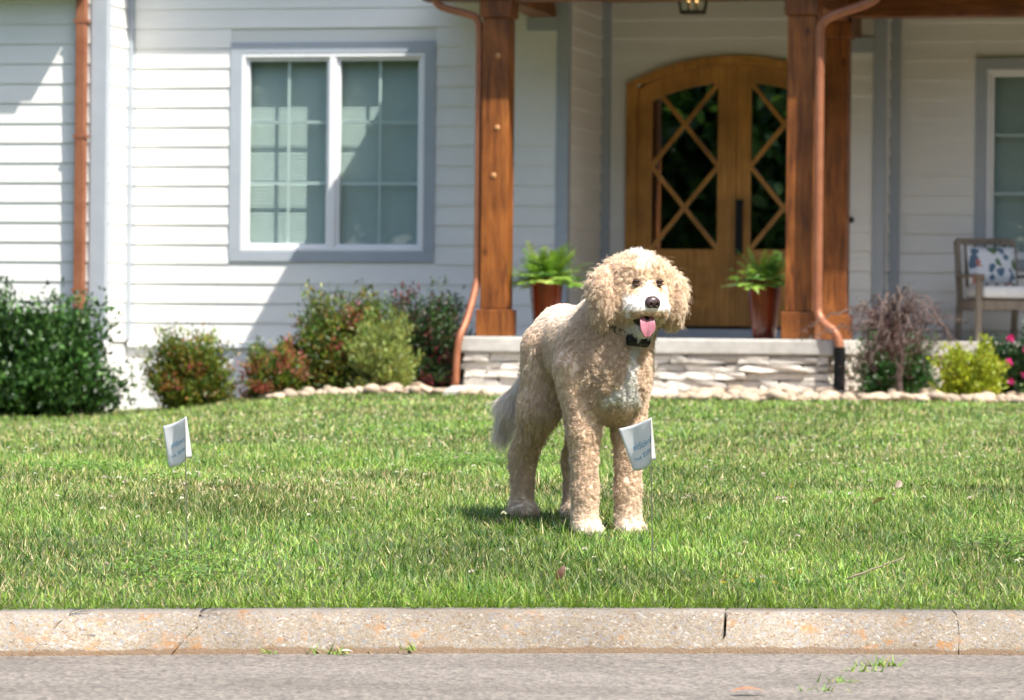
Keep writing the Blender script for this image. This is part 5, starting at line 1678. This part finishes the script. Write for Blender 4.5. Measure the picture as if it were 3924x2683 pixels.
ca = hc.attributes.new('col', 'FLOAT_COLOR', 'POINT')
cc = np.ones((m_, K, 4), np.float32); cc[..., :3] = hcol[:, None, :]
ca.data.foreach_set('color', cc.ravel())
hc.materials.append(M['fur'])
fur = link(bpy.data.objects.new('fur', hc), DOG)

# face details
def blob(name, c, r, m, parent, seg=20, rot=None):
    bm = bmesh.new()
    bmesh.ops.create_uvsphere(bm, u_segments=seg, v_segments=seg // 2, radius=1)
    for v in bm.verts: v.co = Vector((v.co.x * r[0], v.co.y * r[1], v.co.z * r[2]))
    me = bpy.data.meshes.new(name); bm.to_mesh(me); bm.free()
    me.polygons.foreach_set('use_smooth', [True] * len(me.polygons))
    me.materials.append(m)
    o = link(bpy.data.objects.new(name, me), parent)
    o.location = c; o.rotation_euler = (0, 0, HY)
    return o
M['nose'] = noisy('nose_skin', [(0.3, (0.030, 0.018, 0.018)), (0.7, (0.075, 0.045, 0.045))], 90, 0.32, 0.3, 300, bdist=0.001)
M['tongue'] = noisy('tongue', [(0.3, (0.32, 0.11, 0.15)), (0.7, (0.44, 0.18, 0.225))], 60, 0.35, 0.2, 200, bdist=0.001)
M['mouth'] = flat('mouth_lining', (0.018, 0.010, 0.010), 0.5)
M['lid'] = flat('eye_rim', (0.035, 0.02, 0.015), 0.6)
def eye_mat():
    m, nt, b = new_mat('eye')
    tc = N(nt, 'ShaderNodeTexCoord')
    gr_ = N(nt, 'ShaderNodeSeparateXYZ'); nt.links.new(tc.outputs['Object'], gr_.inputs[0])
    rp = ramp(nt, [(0.0, (0.03, 0.015, 0.01)), (0.70, (0.05, 0.025, 0.012)), (0.74, (0.11, 0.05, 0.018)), (0.86, (0.09, 0.04, 0.014)), (0.90, (0.006, 0.004, 0.004))])
    mr = N(nt, 'ShaderNodeMath', operation='DIVIDE'); mr.inputs[1].default_value = 0.0118
    nt.links.new(gr_.outputs['X'], mr.inputs[0]); nt.links.new(mr.outputs[0], rp.inputs['Fac'])
    nt.links.new(rp.outputs['Color'], b.inputs['Base Color'])
    b.inputs['Roughness'].default_value = 0.12; b.inputs['Specular IOR Level'].default_value = 0.3
    return m
M['eye'] = eye_mat()
for s in (-1, 1):
    e = blob('eye', from_head(0.0865, s * 0.037, 0.016), (0.0108, 0.0108, 0.0108), M['eye'], DOG)
    # lids: dark rim above and below the eyeball
    for sg, dz in ((1, 0.0062), (-1, -0.0064)):
        c = from_head(0.0905, s * 0.037, 0.016 + dz)
        P = []
        for i in range(9):
            a = -1.15 + 2.3 * i / 8
            q = from_head(0.0885 + 0.0085 * math.cos(a), s * 0.037 + 0.0128 * math.sin(a), 0.016 + dz * math.cos(a) ** 0.7 if math.cos(a) > 0 else 0.016)
            P.append(tuple(q))
        tube('eyelid', P, [0.0012, .0018, .0023, .0025, .0025, .0025, .0023, .0018, .0012], M['lid'], DOG, 6)
# nose: leathery pad with nostrils
NV, NF = surface_nets(lambda P: -smin(-smin(smin(ell(P, (0, 0, 0.002), (0.018, 0.0240, 0.0180)), ell(P, (0.004, 0.011, -0.004), (0.014, 0.0130, 0.013)), 0.006), ell(P, (0.004, -0.011, -0.004), (0.014, 0.0130, 0.013)), 0.006),
      np.minimum(np.minimum(ell(P, (0.018, 0.0098, -0.0035), (0.008, 0.0042, 0.0050)), ell(P, (0.018, -0.0098, -0.0035), (0.008, 0.0042, 0.0050))), ell(P, (0.021, 0, -0.008), (0.006, 0.0011, 0.012))), 0.002),
      (-0.026, -0.032, -0.026), (0.03, 0.032, 0.026), 0.0013)
no_ = fast_mesh('nose', NV, NF.ravel(), np.full(len(NF), 4), M['nose'], DOG, None, True)
no_.location = from_head(0.130, 0.0, -0.043); no_.rotation_euler = (0, R(8), HY)
# mouth lining and tongue
blob('mouth_lining', from_head(0.070, -0.005, -0.096), (0.046, 0.032, 0.0150), M['mouth'], DOG)
V, F = [], []
n1, n2 = 16, 8
path = [(0.055, -0.086), (0.085, -0.087), (0.106, -0.090), (0.116, -0.104), (0.118, -0.125), (0.114, -0.148)]
cv = bez([(a, 0, b) for a, b in path], 3)
for i, (a, _, b2) in enumerate(cv):
    s = i / (len(cv) - 1)
    w = 0.0250 * (1 - max(0, s - 0.72) ** 2 * 9.5) * (0.85 + 0.2 * s)
    for j in range(n2 + 1):
        q = -1 + 2 * j / n2
        groove = -0.0028 * math.exp(-(q / 0.16) ** 2) + 0.0035 * (q * q)
        nx, nz = (math.sin(min(1, s * 1.6) * 1.45), math.cos(min(1, s * 1.6) * 1.45))
        V.append(tuple(from_head(a + nx * groove * 1, -0.010 + w * q, b2 + nz * groove)))
for i in range(len(cv) - 1):
    for j in range(n2):
        a = i * (n2 + 1) + j; F.append((a, a + 1, a + n2 + 2, a + n2 + 1))
tg = mesh('tongue', V, F, M['tongue'], DOG, True)
md = tg.modifiers.new('thickness', 'SOLIDIFY'); md.thickness = 0.006; md.offset = 0
md = tg.modifiers.new('round', 'SUBSURF'); md.levels = 1; md.render_levels = 2
# collar with its receiver box
ax = v3(0.60, 0.12, 0.79); ax /= np.linalg.norm(ax)
e1c = np.cross(ax, v3(0, 1, 0)); e1c /= np.linalg.norm(e1c); e2c = np.cross(ax, e1c)
cc0 = v3(0.060, 0.035, 0.662)
V, F = [], []
nn_ = 40
for i in range(nn_):
    a = 2 * math.pi * i / nn_
    dvec = e1c * math.cos(a) + e2c * math.sin(a)
    for (r_, hgt) in ((0.100, -0.011), (0.1035, -0.011), (0.1035, 0.011), (0.100, 0.011)):
        V.append(tuple(cc0 + dvec * r_ + ax * hgt))
for i in range(nn_):
    for k in range(4):
        a, b2 = i * 4 + k, i * 4 + (k + 1) % 4
        c, d2 = ((i + 1) % nn_) * 4 + (k + 1) % 4, ((i + 1) % nn_) * 4 + k
        F.append((a, b2, c, d2))
colr = mesh('collar', V, F, M['black'], DOG)
fr_ = max(V, key=lambda p: p[0])
rc = box('receiver', -0.016, 0.016, -0.036, 0.036, -0.0165, 0.0165, M['black'], colr, 0.007)
rc.location = (0.160, 0.028, 0.592); rc.rotation_euler = (R(-6), R(-30), R(-4))
